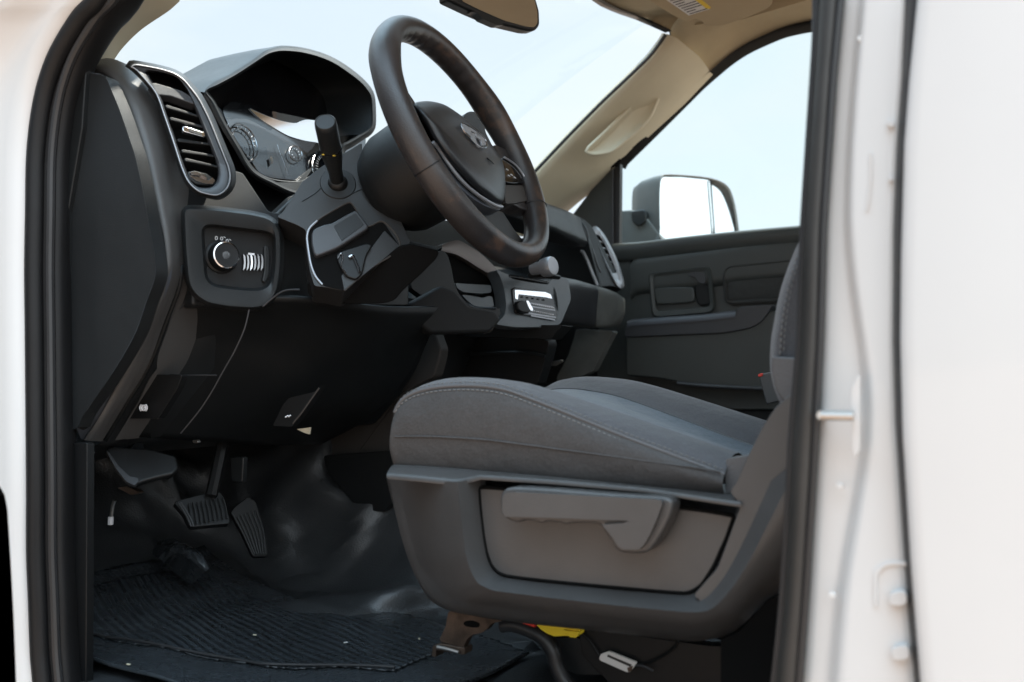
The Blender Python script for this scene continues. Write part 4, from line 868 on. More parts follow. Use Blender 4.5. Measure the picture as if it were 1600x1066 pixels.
tube('slot_line', M['trim'], stk, U(zG(455,441, 560,456, 655,474), shift(cp,.0015)), .0012, n=5)
cc = plate('climate_control', M['gloss'], truck, zG(468,505, 480,496, 640,516, 672,528, 690,580, 704,640, 702,662, 690,668, 500,638, 486,630, 478,590), shift(cp,.004), .01, bevel=.002, smooth=3, label='climate control panel with a sliding knob and printed rows')
plate('control_frame', M['chrome'], cc, zG(482,510, 640,522, 668,534, 676,556, 640,548, 500,532, 497,560, 484,556), shift(cp,.0052), .001, bevel=0, smooth=1)
for (x0,y0,x1,y1) in ((560,575,680,596),(560,592,690,612),(552,628,695,650),(566,640,690,662)): 
    plate('control_strip', M['silver'], cc, zG(x0,y0, x1,y1, x1+2,y1+8, x0,y0+7), shift(cp,.0050), .001, bevel=0, smooth=0)
for k in range(11):
    x = 576 + k*10.5; y = 583 + k*1.9
    plate('control_mark', M['mark'], cc, zG(x,y-2, x+5,y-1, x+5,y+4, x,y+3), shift(cp,.0056), .0005, bevel=0, smooth=0)
    plate('control_mark', M['mark'], cc, zG(x-4,y+32, x+1,y+33, x+2,y+40, x-3,y+39), shift(cp,.0056), .0005, bevel=0, smooth=0)
    if k % 2: plate('vent_hole', M['void'], cc, zG(500+k*14,y-42, 510+k*14,y-40, 511+k*14,y-34, 501+k*14,y-36), shift(cp,.0056), .0005, bevel=0, smooth=0)
plate('control_knob', M['black'], cc, zG(495,575, 515,563, 545,568, 566,610, 560,632, 520,628, 500,612), shift(cp,.016), .012, bevel=.003, smooth=5)
plate('knob_cap', M['chrome'], cc, zG(540,566, 552,566, 578,612, 570,622, 558,610), shift(cp,.0165), .006, bevel=.001, smooth=2)
# knobs on top ledge
for (x, y, r0, nm) in ((682,384,.019,'stack_knob'),(624,392,.012,'stack_knob')):
    q = pt(*zG(x, y)[0], .80); kx = Vector((.97,-.15,.12)).normalized()
    kn = lathe(nm, M['silver'], truck, q - kx*.012, kx, [(r0*.9,-.012),(r0,.0),(r0*.98,.008),(r0*.9,.012),(r0*.6,.013),(r0*.1,.0125)], n=40, smooth=50, label='silver round knob right of the steering wheel rim' if r0 > .015 else 'smaller silver knob touching the steering wheel rim')
plate('knob_base', M['black'], kn, zG(540,430, 600,405, 660,420, 690,430, 680,450, 600,445, 560,450), .82, .03, bevel=.004, smooth=3)

# ---- passenger side of the dash
pa0 = U(zG(560,20, 640,48, 700,75, 750,98, 800,130), 1.0); 
def mv(pts_, ys): return [pt(p[0], p[1], y) for p, y in zip(pts_, ys)]
r0_ = mv(zG(200,-50, 440,10, 560,22, 650,60, 750,98, 800,124), (0.59, .72,.86,1.0,1.2,1.35))
r1_ = mv(zG(200,0, 440,60, 560,90, 660,120, 770,160, 835,190), (0.59, .72,.84,.96,1.14,1.28))
r2_ = mv(zG(200,60, 440,110, 560,150, 668,182, 780,228, 862,262), (0.57, .70,.82,.94,1.12,1.27))
r3_ = mv(zG(200,80, 440,125, 560,165, 668,196, 780,246, 862,270), (0.59, .72,.84,.96,1.14,1.28))
r4_ = mv(zG(200,180, 440,200, 560,230, 668,260, 760,285, 850,284), (0.72, .85,.95,1.06,1.20,1.31))
ppad = strip('passenger_dash_pad', M['dash'], truck, [[p + Vector((-.15,.05,.01)) for p in r0_], r0_, r1_, r2_, r3_, r4_], n=30, rows=26, smooth=180, label='upper dash pad in front of the passenger seat')
plate('dash_recess', M['dashd'], ppad, zG(500,240, 860,240, 920,480, 880,490, 660,440, 500,440), 1.34, .01, bevel=0, smooth=0)
vs = zG(780,118, 805,122, 850,150, 885,185, 930,270, 990,380, 1030,455, 1046,505, 985,490, 910,488, 880,420, 855,350, 835,305, 850,285, 862,262, 835,190, 800,140)
plate('vent_shroud', M['dash'], truck, vs, (pt(930,410,1.40), Vector((.86,-.42,.28)).normalized()), .05, bevel=.006, smooth=True, label='black shroud around the far right air vent')
rvp = (pt(952,405,1.45), Vector((.80,-.5,.30)).normalized())
ro_ = alr(zG(886,192, 900,182, 920,195, 950,235, 990,310, 1020,380, 1040,450, 1046,492, 1035,500, 1015,488, 985,440, 950,365, 915,280, 895,230), 70)
ri_ = alr(zG(905,228, 912,222, 925,232, 945,262, 975,325, 1000,385, 1012,420, 1015,445, 1008,450, 995,435, 970,385, 935,310, 915,260), 70)
v2 = loops('air_vent', M['silver'], truck, [U(off2(ro_,1.5), shift(rvp,-.008)), U(ro_, shift(rvp,.004)), U(between(ro_,ri_,.4), shift(rvp,.006)), U(ri_, shift(rvp,.002)), U(off2(ri_,-.3), shift(rvp,-.012))], smooth=60, label='pale framed air vent at the passenger end of the dash')
plate('vent_back', M['void'], v2, off2(ri_,.5), shift(rvp,-.012), .004, bevel=0, smooth=0)
for t in (.12,.28,.44,.60,.76,.88):
    x, y = 912+ t*100, 228 + t*220
    plate('slat', M['silver'], v2, zG(x-6,y-4, x+26,y+4, x+30,y+12, x-2,y+5), shift(rvp,-.002), .008, bevel=.0008, smooth=0)
plate('vent_closer', M['silver'], v2, zG(985,425, 1012,420, 1025,455, 1028,478, 1010,468), shift(rvp,.003), .004, bevel=.001, smooth=1)
tube('bezel_line', M['silver'], ppad, U(zG(825,308, 836,312, 860,360, 885,425, 912,488), 1.33), .004, n=6)
tube('vent_edge', M['trim'], v2, U(zG(785,122, 820,150, 850,190, 870,260, 895,330, 915,390, 930,420), 1.385), .003, n=6)
# grab roll above the glove box
g0 = mv(zG(668,446, 705,440, 800,458, 882,482, 960,505, 1010,525, 1052,556), (.95,.98,1.08,1.18,1.3,1.38,1.46))
g1_ = mv(zG(684,490, 710,475, 800,490, 882,512, 960,530, 1010,548, 1056,580), (.93,.96,1.06,1.16,1.28,1.37,1.45))
g2_ = mv(zG(704,600, 720,590, 800,600, 878,610, 950,616, 1005,624, 1054,630), (.93,.96,1.06,1.16,1.28,1.37,1.45))
g3_ = mv(zG(710,660, 725,668, 800,680, 872,690, 950,694, 995,690, 1048,655), (.95,.98,1.08,1.18,1.3,1.38,1.46))
g4_ = mv(zG(712,690, 730,696, 800,702, 868,708, 950,706, 985,704, 1030,690), (1.0,1.03,1.12,1.22,1.33,1.4,1.47))
Lg = []
for r_ in (g0, g1_, g2_, g3_, g4_): Lg.append(resample(r_, 40))
Lg2 = [resample(catmull([l[i] for l in Lg], False), 20) for i in range(40)]
cut = 22
Lgd = Lg2[:cut]; Lgu = Lg2[cut-1:]
gr = loops('glove_box', M['gloss'] if False else M['airbag'], truck, [[p for p in l] for l in Lgd], closed=False, smooth=180, label='glove box with a dusty grey end')
loops('dusty_panel', M['dust'], gr, Lgu, closed=False, smooth=180)
plate('lower_door', M['dust'], gr, zG(800,716, 850,714, 995,724, 985,745, 890,932, 830,960, 700,990, 700,960, 760,850), 1.30, .03, bevel=.004, smooth=3)
plate('lower_gap', M['dashd'], gr, zG(640,700, 900,705, 800,720, 700,990, 560,1000, 560,700), 1.335, .02, bevel=0, smooth=0)
lt = plate('latch', M['zinc'], gr, zG(655,885, 725,872, 730,882, 690,905, 655,908), 1.27, .01, bevel=.002, smooth=3)
# lower centre: shelf, dark tower, brown lit console edge
plate('lower_stack', M['black'], truck, zG(350,735, 640,745, 660,790, 640,870, 600,1000, 200,1000, -20,985, 60,900, 100,720), .97, .04, bevel=.006, smooth=5, label='black lower section beneath the centre stack')
plate('stack_shelf', M['dashd'], bpy.data.objects['lower_stack'], zG(440,735, 640,745, 640,775, 560,760, 440,752), .93, .03, bevel=.004, smooth=3)
tube('shelf_line', M['dash'], bpy.data.objects['lower_stack'], U(zG(150,850, 300,842, 450,835, 560,840, 640,858), .955), .004, n=6)
plate('stack_underside', M['dashd'], truck, z1(640,500, 775,505, 800,508, 880,508, 860,530, 700,525, 650,520), .88, .05, bevel=.004, smooth=3)
plate('console_side', M['console'], truck, zW(1020,378, 1062,372, 1100,480, 1090,540, 1062,640, 950,700, 860,760, 820,860, 810,1400, 380,1400, 400,950, 700,920, 860,740, 1000,420), .70, .03, bevel=.006, smooth=4, label='brown-grey side of the lower console behind the seat cushion')
plate('console_step', M['dashd'], bpy.data.objects['console_side'], z1(505,712, 612,704, 620,780, 600,800, 560,796, 512,740), .66, .02, bevel=.004, smooth=4)

# ================================================================== driver seat
def interp(T_, x):
    if x <= T_[0][0]: return T_[0][1]
    for (a, b), (c, d) in zip(T_, T_[1:]):
        if x <= c: return b + (d-b)*(x-a)/(c-a)
    return T_[-1][1]
ZC = [(q.x, q.z) for q in catmull([(.448,0,1.085),(.452,0,1.106),(.462,0,1.124),(.478,0,1.139),(.50,0,1.147),(.53,0,1.150),(.57,0,1.1485),(.62,0,1.142),(.70,0,1.120),(.80,0,1.090),(.90,0,1.062),(1.0,0,1.05)], False, 8)]
seamp = zL(76,195, 80,178, 88,160, 102,140, 130,120, 170,105, 220,95, 280,90, 340,90, 400,95, 460,108, 520,130, 610,165, 700,202, 800,243, 900,282, 1000,320, 1080,350, 1165,382)
seam3 = resample(catmull(U(seamp, .150), False), 70)
bot3 = resample(U(zL(72,350, 74,352, 300,365, 600,392, 900,420, 1165,450), .152), 70)
G = []
for i in range(70):
    s = seam3[i]; b_ = bot3[i]; x = s.x; zc = max(interp(ZC, x), s.z + .003)
    fade = min(1, (x-.452)/.12); rear = min(1, max(0, (x-.55)/.25))
    roll = (1-fade)
    rowp = [b_.lerp(s, 0), b_.lerp(s,.0) + Vector((0,-.003,.004)), b_.lerp(s,.35) + Vector((-.003*roll,-.008,0)), b_.lerp(s,.7) + Vector((0,-.010,0)), b_.lerp(s,.93) + Vector((0,-.005,0)), s + Vector((0,-.001,0)),
        Vector((x, .158, s.z + (zc-s.z)*.45 + .002)), Vector((x, .178, zc - .001)), Vector((x, .205, zc + .002)), Vector((x, .245, zc - .006 - .004*rear)),
        Vector((x, .285, zc - .018 - .014*rear)), Vector((x, .30, zc - .026 - .016*rear)), Vector((x, .36, zc - .022 - .018*rear)), Vector((x, .42, zc - .022 - .018*rear)), Vector((x, .47, zc - .024 - .018*rear)),
        Vector((x, .495, zc - .020 - .012*rear)), Vector((x, .53, zc - .004)), Vector((x, .575, zc + .004)), Vector((x, .62, zc - .004)), Vector((x, .645, zc - .03)), Vector((x, .65, zc - .12))]
    G.append(rowp)
front = [Vector((p.x - .004, p.y + (.01 if p.y < .2 else (-.01 if p.y > .6 else 0)), p.z - .02 if p.z > 1.08 else p.z)) for p in G[0]]
front2 = [Vector((p.x + .01, min(max(p.y, .17), .63), 1.03)) for p in G[0]]
Gs = [front2, front] + G
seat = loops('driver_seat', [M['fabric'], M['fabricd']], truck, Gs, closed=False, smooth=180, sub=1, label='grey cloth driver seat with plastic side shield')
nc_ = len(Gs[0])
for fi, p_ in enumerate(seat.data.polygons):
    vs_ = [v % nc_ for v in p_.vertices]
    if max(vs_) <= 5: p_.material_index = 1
# centre insert of bluer cloth
ins_ = []
for r_ in G[8:66]:
    ins_.append([r_[10] + Vector((0,.006,.0025)), r_[11] + Vector((0,0,.003)), r_[12] + Vector((0,0,.003)), r_[13] + Vector((0,0,.003)), r_[14] + Vector((0,0,.003)), r_[15] + Vector((0,-.006,.0025))])
loops('seat_insert', M['fabrict'], seat, ins_, closed=False, smooth=180, label='bluish woven centre panel of the seat cushion')
tube('bolster_seam', M['seal'], seat, [r_[10] + Vector((0,0,.003)) for r_ in G[6:68:3]], .0022, n=6)
tube('bolster_seam', M['seal'], seat, [r_[15] + Vector((0,0,.002)) for r_ in G[6:68:3]], .0022, n=6)
tube('seam_piping', M['vinyl'], seat, [p + Vector((0,-.0008,.0)) for p in seam3[1:]], .0028, n=8)
def dashes(name, m, parent, P, r_, on, off_):
    P = catmull(P, False, 4); L_ = [0]
    for a, b in zip(P, P[1:]): L_.append(L_[-1] + (b-a).length)
    V = []; Fc = []; s_ = 0
    def at(d):
        j = 0
        while j < len(L_)-2 and L_[j+1] < d: j += 1
        return P[j].lerp(P[j+1], (d-L_[j])/max(L_[j+1]-L_[j], 1e-9))
    while s_ + on < L_[-1]:
        a, b = at(s_), at(s_+on); t = (b-a).normalized(); u_ = t.cross(Vector((0,1,0))).normalized(); w_ = t.cross(u_); k0 = len(V)
        for q in (a.lerp(b,.0), a.lerp(b,.25), a.lerp(b,.75), b):
            e = .55 if q is a or (q-a).length < 1e-6 or (q-b).length < 1e-6 else 1
            for j in range(5): V.append(q + (u_*math.cos(j*1.2566) + w_*math.sin(j*1.2566))*r_*e)
        for g_ in range(3):
            for j in range(5): Fc.append([k0+g_*5+j, k0+g_*5+(j+1)%5, k0+g_*5+5+(j+1)%5, k0+g_*5+5+j])
        s_ += on + off_
    return link(name, mesh(name, V, Fc), m, parent, smooth=180)
dashes('stitching', M['thread'], seat, [p + Vector((0,-.0040,-.0050)) for p in seam3[2:]], .0009, .0042, .0022)
dashes('stitching', M['thread'], seat, [p + Vector((0,.000,.0042)) for p in seam3[3:]], .0008, .0042, .0022)
tube('panel_seam', M['fabricd'], seat, U(zL(78,258, 200,258, 370,268, 500,284, 650,304, 800,324, 950,345, 1080,362, 1150,374), .1425), .0012, n=6)
plate('rear_vinyl', M['vinyl'], seat, zL(1165,380, 1168,330, 1240,320, 1245,330, 1185,440, 1165,450), .158, .03, bevel=.004, smooth=4)
# plastic side shield
out0 = zL(50,388, 52,375, 72,352, 120,352, 300,364, 600,390, 900,420, 1190,450, 1218,478, 1235,420, 1290,300, 1340,170, 1390,115, 1440,100, 1440,760, 1400,770, 1350,776, 1300,795, 1255,845, 1210,890, 1160,915, 1060,930, 930,917, 800,900, 600,880, 420,858, 320,842, 240,820, 200,795, 165,755, 130,680, 95,570, 72,480)
lip = zL(300,404, 330,396, 360,388, 480,396, 700,412, 900,430, 1218,478, 1218,480, 1216,484, 1210,500, 1200,540, 1180,610, 1150,700, 1120,780, 1108,800, 1090,815, 1040,818, 900,806, 700,785, 500,762, 400,750, 360,738, 335,710, 318,650, 305,560, 292,460)
pan = zL(360,432, 368,428, 430,432, 700,456, 900,480, 1100,505, 1192,522, 1190,528, 1182,550, 1168,590, 1150,630, 1125,685, 1100,725, 1085,745, 1060,762, 1030,770, 900,760, 700,742, 560,728, 450,714, 420,702, 400,680, 385,640, 374,580, 366,510)
rec0 = off2(catmull(pan, True), 0)
# the shield's outer skin with a stepped recess
o3 = resample(rnd(out0[:8] + out0[8:], 3), 140, True)
body_ = rnd(zL(50,388, 72,352, 1190,450, 1218,478, 1290,300, 1340,170, 1390,115, 1460,100, 1460,775, 1400,772, 1350,776, 1300,800, 1255,848, 1205,893, 1150,917, 1060,928, 800,900, 420,858, 300,838, 235,818, 190,785, 150,720, 95,570, 66,460), 5)
def L140(P, r_=4): return resample(rnd(P, r_), 160, True)
O1 = L140(zL(52,390, 74,354, 1188,450, 1212,472, 1330,480, 1420,480, 1420,775, 1350,776, 1300,800, 1255,848, 1205,893, 1150,917, 1060,928, 800,900, 420,858, 300,838, 235,818, 190,785, 150,720, 95,570, 68,460))
# build the shield as separate lofted bands for clean shading
def band(name, m, rows_, parent=seat, n=60, rr=12, **k): return strip(name, m, parent, rows_, n=n, rows=rr, smooth=180, **k)
top_in  = U(zL(74,350, 200,356, 300,364, 600,390, 900,420, 1188,450), .148)
top_out = U(zL(50,386, 180,398, 270,408, 285,408, 360,388, 600,404, 900,430, 1218,478), .112)
shield = plate('seat_shield', M['shield'], seat, off2(rnd(zL(60,392, 74,352, 1188,450, 1216,480, 1190,560, 1200,893, 1150,915, 1060,926, 800,898, 420,856, 300,836, 235,814, 190,780, 150,715, 100,570, 72,460), 4), -1), .215, .02, bevel=.004, smooth=0, label='grey plastic shield along the seat base')
tin = resample(top_in, 60); tout = resample(top_out, 60)
sub_ = []
band('shield_ledge', M['shield'], [[p + Vector((0,.02,-.002)) for p in tin], tin, bl(tin,tout,.5,(0,-.002,.001)), tout, [p + Vector((0,.002,-.004)) for p in tout]])
# front dark face, lower rolled face, rear face : ring between outer edge and recess lip
ro1 = zL(50,388, 66,460, 95,570, 120,650, 150,722, 190,786, 235,820, 300,840, 420,860, 600,882, 800,902, 930,918, 1060,930, 1150,918, 1205,893, 1255,848, 1300,800, 1350,776, 1420,772)
ro2 = zL(56,390, 80,460, 112,570, 140,650, 172,712, 212,762, 255,792, 310,808, 430,826, 600,848, 800,870, 930,884, 1050,894, 1130,880, 1190,850, 1230,800, 1275,740, 1330,700, 1420,690)
ro3 = zL(285,408, 290,470, 300,560, 312,650, 328,700, 350,738, 372,752, 400,764, 440,770, 600,790, 800,813, 930,826, 1050,836, 1110,830, 1150,800, 1200,740, 1260,640, 1330,500, 1420,320)
ro4 = zL(358,392, 362,470, 372,560, 384,640, 398,685, 420,710, 440,718, 470,722, 520,730, 600,738, 800,758, 930,768, 1030,774, 1065,768, 1095,740, 1130,690, 1160,630, 1190,560, 1216,484)
def R_(P, pl, n=60): return resample(catmull(U(P, pl), False), n)
a_ = R_(ro1, .140); b_ = R_(ro2, .112); c_ = R_(ro3, .098); d_ = R_(ro4, .128)
# keep row correspondence by index
def Ri(P, pl): return catmull(U(P, pl), False, 4)
def Rv(P, ys): return [q for q in catmull([pt(p[0], p[1], interp(ys, i)) for i, p in enumerate(P)], False, 4)]
ro1 = ro1[:16] + zL(1300,803, 1350,778, 1430,768); ro2 = ro2[:15] + zL(1215,820, 1270,740, 1340,650, 1430,520)
a_ = Rv(ro1[:22], [(0,.21),(5,.21),(9,.172),(21,.150)]); b_ = Rv(ro2[:22], [(0,.205),(4,.190),(7,.145),(10,.125),(15,.116),(18,.104)]); c_ = Rv(ro3[:22], [(0,.098),(21,.098)])
rw = [[p + Vector((0,.03,.01)) for p in a_], a_, bl(a_,b_,.5,(0,-.006,0)), b_, bl(b_,c_,.5,(0,-.003,0)), bl(b_,c_,.93,(0,-.001,0)), c_]
grid = [resample(catmull([l[i] for l in rw], False), 16) for i in range(len(a_))]
loops('shield_rim', M['shield'], seat, grid, closed=False, smooth=180)
c2 = Ri(ro3[:20], .098); d2 = Ri(ro4[:20], .134)
rw = [c2, bl(c2,d2,.12,(0,.001,0)), bl(c2,d2,.55,(0,.002,0)), bl(c2,d2,.9,(0,.002,0)), d2, [p + Vector((0,.012,0)) for p in d2]]
grid = [resample(catmull([l[i] for l in rw], False), 14) for i in range(len(c2))]
loops('recess_wall', M['shield'], seat, grid, closed=False, smooth=180)
# rear riser
plate('shield_riser', M['shield'], seat, zL(1180,440, 1205,400, 1240,322, 1290,222, 1330,162, 1385,115, 1470,80, 1470,400, 1360,560, 1260,690, 1180,770, 1100,815, 1060,780, 1140,690, 1216,484), .118, .05, bevel=.010, smooth=6)
plate('shield_panel', M['shield'], seat, pan, .131, .006, bevel=.002, smooth=2)
tube('panel_gap', M['void'], seat, U(catmull(off2(pan,1.2), True, 2), .132), .0022, n=6, closed=True, sm=False)
# recline / height lever
lv = zL(424,455, 430,440, 445,428, 480,424, 600,430, 800,446, 940,454, 972,458, 990,470, 992,490, 984,520, 965,560, 940,602, 918,630, 898,642, 860,644, 822,640, 804,628, 786,600, 768,575, 755,552, 735,545, 660,545, 640,549, 620,543, 580,540, 560,545, 535,538, 500,536, 480,542, 455,534, 432,518, 424,490)
lever = plate('seat_lever', M['shield'], seat, lv, .098, .028, bevel=.005, smooth=True, label='grey seat adjustment lever')
lv2 = zL(432,462, 440,446, 470,440, 700,452, 930,464, 955,468, 958,480, 940,530, 918,580, 900,612, 882,630, 830,630, 812,618, 795,590, 775,565, 758,548, 830,542, 850,535, 560,525, 440,522, 430,500)
plate('lever_grip', M['shield'], seat, lv2, .090, .012, bevel=.005, smooth=2)
# backrest
bo = zH(1060,350, 1045,380, 1022,428, 1000,480, 980,535, 960,600, 944,670, 930,750, 921,800, 916,850, 914,900, 916,950, 922,985, 930,1020, 945,1060, 980,1120, 1250,1200, 1500,900, 1450,300, 1250,200)
bo_ = resample(catmull(bo, True), 100, True)
def bt(s_, y, dx=0): return [p + Vector((dx,0,0)) for p in U(off2(bo_, s_), y)]
backr = loops('backrest', M['fabric'], seat, [bt(-26,.165), bt(-12,.158), bt(-4,.166), bt(-.5,.180), bt(0,.20,-.002), bt(0,.24,0), bt(0,.50,.02), bt(-6,.60,.02), bt(-30,.64,.02)], cap0=True, cap1=True, smooth=180, label='grey cloth backrest of the driver seat, mostly hidden by the pillar')
dashes('stitching', M['thread'], seat, U(zH(1048,400, 1020,470, 996,550, 976,640, 962,730, 954,820, 950,885), .157), .0010, .0042, .0022)
dashes('stitching', M['thread'], seat, U(zH(1056,410, 1030,480, 1008,550, 990,640, 976,730, 968,820, 964,885), .157), .0006, .0042, .0022)
plate('backrest_hinge', M['vinyl'], seat, zH(914,888, 960,892, 1060,896, 1120,900, 1120,1100, 960,1080, 935,1040, 918,980, 912,930), .150, .05, bevel=.008, smooth=4)
# belt buckle
bk_ = plate('seat_buckle', M['shield'], truck, zH(856,978, 870,966, 935,950, 960,955, 975,1080, 890,1100, 876,1050), .60, .03, bevel=.004, smooth=3, label='seat belt buckle beside the cushion with red button')
plate('release_button', M['red'], bk_, zH(852,968, 872,962, 876,974, 856,980), .598, .008, bevel=.001, smooth=1)
# under the seat
br = zN(160,150, 190,140, 330,170, 400,180, 380,190, 340,200, 320,225, 300,238, 262,246, 240,262, 228,290, 225,300, 130,275, 125,262, 150,210)
brk = plate('seat_bracket', M['steel'], truck, br, .215, .012, bevel=.002, smooth=3, label='rusty metal bracket holding the front of the seat rail')
plate('bracket_foot', M['steel'], brk, zN(95,292, 125,282, 230,300, 228,330, 110,310, 108,340, 90,335), .212, .02, bevel=.002, smooth=2)
tube('bracket_rod', M['zinc'], brk, U(zN(115,296, 160,305, 205,318), .208), .0022, n=8)
plate('bracket_hole', M['void'], brk, zN(230,190, 260,186, 290,198, 285,215, 240,212, 225,202), .2145, .002, bevel=0, smooth=True)
track = box('seat_track', M['void'], truck, (.74,.45,.86), (.52,.26,.05), label='black sliding rail under the seat')
plate('rail_side', M['black'], track, zN(700,215, 1240,290, 1600,300, 1600,520, 900,520, 720,330), .26, .02, bevel=.003, smooth=4)
plate('rear_shade_sheet', M['void'], track, zL(1390,775, 1350,775, 1300,800, 1255,850, 1210,900, 1150,925, 1150,1100, 1460,1100, 1460,770), .135, .01, bevel=.002, smooth=3)  # black sheet; the shade under the seat's rear is put into its colour
tube('wiring_hose', M['seal'], truck, U(zN(385,205, 430,203, 500,225, 560,260, 595,310, 612,370, 640,430, 700,500), .245), .0095, n=12, label='thick black corrugated wiring hose under the seat')
yc = plate('yellow_connector', M['yellow'], truck, zN(526,200, 545,196, 640,212, 722,220, 700,232, 706,244, 694,258, 668,256, 662,250, 600,252, 572,240, 545,222), .24, .018, bevel=.002, smooth=2, label='yellow plastic wiring connector under the seat')
plate('connector_clip', M['yellow'], yc, zN(640,226, 700,234, 704,244, 694,256, 670,252), .236, .008, bevel=.001, smooth=1)
tube('red_wire', M['red'], yc, U(zN(445,192, 480,197, 526,204), .242), .0032, n=8)
tube('red_wire', M['red'], yc, U(zN(560,203, 620,208, 690,216), .238), .0012, n=8)
carpet = plate('seat_pan_fold', M['dash'], truck, zN(560,262, 600,256, 700,258, 760,290, 800,340, 900,400, 860,412, 700,412, 650,395, 628,340), .27, .02, bevel=.006, smooth=5, label='grey felt flap under the seat')
tagp = plate('wire_tag', M['paper'], truck, zN(790,340, 796,326, 830,314, 945,360, 940,372, 918,402, 905,402, 792,352), .25, .004, bevel=.001, smooth=2, label='white paper tag wrapped on a wire under the seat')
plate('tag_fold', M['sealg'], tagp, zN(826,328, 925,370, 920,380, 822,336), .2495, .0006, bevel=0, smooth=0)
plate('tag_end', M['steel'], tagp, zN(906,384, 928,376, 924,396, 912,402), .248, .004, bevel=0, smooth=0)
tube('tag_wire', M['dashd'], tagp, U(zN(700,230, 750,270, 790,330), .255), .0015, n=6)
tube('tag_wire', M['dashd'], tagp, U(zN(930,380, 1000,360, 1060,330, 1100,300, 1120,270), .255), .0017, n=6)
tube('tag_wire', M['trim'], tagp, U(zN(930,372, 970,375, 1015,396), .252), .0015, n=6)
for P in (zN(1475,285, 1530,296, 1545,305, 1500,300), zN(1515,312, 1545,310, 1545,328, 1520,326), zN(1380,285, 1405,290, 1400,302, 1380,298)):
    plate('rail_bolt', M['zinc'], track, P, .20, .006, bevel=.001, smooth=2)
tube('rail_cable', M['trim'], track, U(zN(1450,425, 1475,390, 1510,370, 1545,345), .20), .003, n=8)

# ================================================================== pedals and floor
pdl = plate('parking_brake_pedal', M['black'], truck, zK(262,170, 300,150, 560,170, 720,215, 735,290, 700,330, 600,352, 500,380, 455,405, 400,380, 340,300), (pt(200,720,.16), Vector((.6,-.5,.6)).normalized()), .012, bevel=.004, smooth=5, label='parking brake pedal high on the left of the footwell')
plate('pedal_edge', M['trim'], pdl, zK(268,180, 290,192, 350,280, 420,345, 470,355, 480,372, 455,405, 400,380, 335,300), (pt(200,720,.155), Vector((.6,-.5,.6)).normalized()), .006, bevel=.002, smooth=3)
tube('pedal_arm', M['black'], pdl, [pt(215,700,.20), pt(190,660,.22), pt(180,620,.25)], .010, n=8)
bp_ = plate('brake_pedal', M['black'], truck, zK(700,510, 745,495, 960,440, 1000,445, 1030,490, 1062,620, 1058,650, 960,658, 820,672, 800,660, 770,590), (pt(320,795,.33), Vector((.75,-.45,.5)).normalized()), .014, bevel=.004, smooth=6, label='wide ribbed brake pedal')
for k in range(9):
    t = k/8; x0 = 800 + t*215; y0 = 520 - t*40
    tube('pedal_rib', M['dash'], bp_, U(zK(x0,y0, x0+12+t*10,y0+70, x0+20+t*10,y0+135), (pt(320,795,.326), Vector((.75,-.45,.5)).normalized())), .0016, n=6)
for o2_ in (0, 16): tube('pedal_bead', M['trim'], bp_, U(zK(735+o2_,515, 770+o2_,570, 800+o2_,625, 815+o2_,668), (pt(320,795,.324), Vector((.75,-.45,.5)).normalized())), .0014, n=6)
tube('pedal_arm', M['black'], bp_, [pt(330,775,.34), pt(340,730,.36), pt(350,680,.38)], .010, n=8)
plate('arm_plate', M['dash'], bp_, zK(1060,220, 1150,220, 1140,390, 1070,380), .40, .012, bevel=.004, smooth=4)
ac = plate('accelerator_pedal', M['black'], truck, zK(1065,575, 1090,540, 1180,470, 1230,500, 1265,620, 1290,720, 1308,840, 1300,862, 1222,862, 1205,850, 1140,710), (pt(390,820,.45), Vector((.80,-.45,.4)).normalized()), .012, bevel=.003, smooth=5, label='long narrow ribbed accelerator pedal')
for k in range(6): tube('pedal_rib', M['dash'], ac, U(zK(1110+k*24,600-k*8, 1165+k*22,710-k*4, 1222+k*14,845), (pt(390,820,.447), Vector((.80,-.45,.4)).normalized())), .0013, n=6)
cabl = tube('footwell_cable', M['zinc'], truck, U(zK(325,500, 312,540, 303,600, 298,640), .20), .0028, n=8, label='short bare metal cable end in the footwell')
tube('cable_tip', M['mark'], cabl, U(zK(300,605, 297,655), .199), .0042, n=8)
lk = plate('pedal_linkage', M['steel'], truck, zK(340,420, 400,410, 470,440, 480,455, 430,468, 380,440), .18, .01, bevel=.002, smooth=2, label='bare metal pedal linkage in the footwell')
for P in (zK(118,180, 150,182, 180,195, 165,205, 120,196), zK(116,255, 145,252, 158,265, 140,280), zK(118,285, 140,285, 145,297, 120,300), zK(820,115, 850,110, 860,130, 830,135), zK(700,70, 740,66, 735,80, 705,84)):
    plate('hinge_screw', M['zinc'], lk, P, .10 if P[0][0] < 160 else .25, .006, bevel=.001, smooth=2)
# lit fold of floor covering under the brake pedal
fold = [U(zK(600,870, 640,810, 720,775, 800,795, 880,840, 930,930), .36), U(zK(612,872, 650,830, 720,800, 790,825, 870,880, 925,940), .335), U(zK(640,900, 670,870, 730,850, 790,880, 850,930, 900,960), .345)]
strip('floor_fold', M['rib'], truck, [[p + Vector((-.05,.03,0)) for p in fold[0]], fold[0], fold[1], fold[2], [p + Vector((-.05,.02,-.03)) for p in fold[2]]], n=30, rows=12, smooth=180, label='folded edge of the rubber flooring catching light under the pedals')
# ridges of the tunnel covering
for P, yv, r_ in ((zW(0,0,1,1), 0, 0),): pass
0 and tube('tunnel_fold', M['floor'], floor, [Vector((.10,.60,.90)), Vector((.16,.58,.84)), Vector((.24,.56,.775)), Vector((.34,.56,.75))], lambda t: .03*(1-.4*t), n=14, smooth=180)

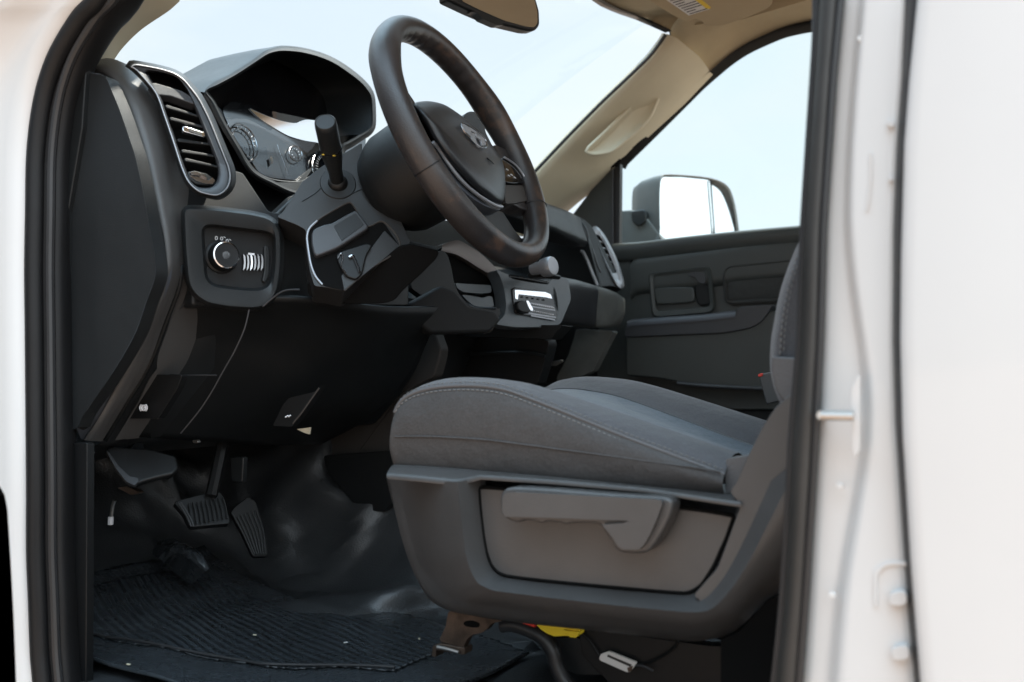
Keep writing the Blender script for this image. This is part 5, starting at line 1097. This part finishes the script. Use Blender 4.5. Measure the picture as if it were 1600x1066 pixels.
# removable rubber mat
def zf(x): return interp([(-.30,.86),(-.22,.80),(-.14,.775),(-.05,.757),(.1,.7485),(.3,.7475),(2,.7475)], x)
outl = rnd([(.50,.075),(.50,.40),(.40,.47),(.10,.52),(-.16,.50),(-.24,.44),(-.24,.14),(-.10,.075)], .04, 5)
def matgrid(x0, x1, y0, y1, nx, ny, dz, inside):
    V = []; Fc = []; idx = {}
    for i in range(nx+1):
        for j in range(ny+1):
            x = x0 + (x1-x0)*i/nx; y = y0 + (y1-y0)*j/ny
            wv = .0035*math.sin(x*14 + y*9) + .003*math.sin(y*22 - x*7) + .0015*math.sin(x*41+y*33)
            idx[i, j] = len(V); V.append(Vector((x, y, zf(x) + dz + wv + .003)))
    for i in range(nx):
        for j in range(ny):
            x = x0 + (x1-x0)*(i+.5)/nx; y = y0 + (y1-y0)*(j+.5)/ny
            if inside(x, y): Fc.append([idx[i,j], idx[i+1,j], idx[i+1,j+1], idx[i,j+1]])
    me = mesh('floor_mat', V, Fc); bm = bmesh.new(); bm.from_mesh(me); bmesh.ops.delete(bm, geom=[v for v in bm.verts if not v.link_faces], context='VERTS'); bm.to_mesh(me); bm.free(); return me
def inside_mat(x, y): return -.24 < x < .50 and .075 < y < .52 - max(0, x-.15)*.25
m1 = matgrid(-.25, .5, .06, .53, 90, 60, .004, inside_mat)
fm = link('floor_mat', m1, M['stud'], None, smooth=180, solid=.004)
fm['label'] = 'black ribbed rubber floor mat lying in the driver footwell'; fm['category'] = 'floor mat'
def inside_rib(x, y):
    return -.21 < x < .40 and y > .155 + .03*math.sin(x*6) + max(0, x-.22)*.35 and y < .46 - max(0, x-.05)*.2
m2 = matgrid(-.22, .42, .10, .50, 120, 90, .0072, inside_rib)
rp = link('ribbed_panel', m2, M['rib'], fm, smooth=180, solid=.002)
pl_ = []
for i in range(24):
    x = -.20 + .60*i/23; y = .155 + .03*math.sin(x*6) + max(0, x-.22)*.35; wv = .0035*math.sin(x*14 + y*9) + .003*math.sin(y*22 - x*7)
    pl_.append(Vector((x, y, zf(x) + .013 + wv)))
tube('mat_bead', M['seal'], fm, pl_, .002, n=8)
# loose crumbs of debris on the mat
for i, (x, y) in enumerate(((398, 992), (540,1004), (655,998), (201,1038))):
    q = pt(x, y, ('z', .766)); s_ = .0026
    c_ob = box('wood_chip', M['beige'] if i != 1 else M['fit'], None, q, (s_*2.2, s_, s_*.5), rot=Matrix.Rotation(i*1.1, 3, 'Z'), bevel=.0004)
    c_ob['label'] = ['wood chip lying near the middle of the ribbed mat','pale crumb on the mat left of the seat bracket','wood chip beside the rusty seat bracket','tiny chip at the left studded corner of the mat'][i]
    c_ob['category'] = 'debris'; c_ob['group'] = 'small chips of debris on the floor mat'
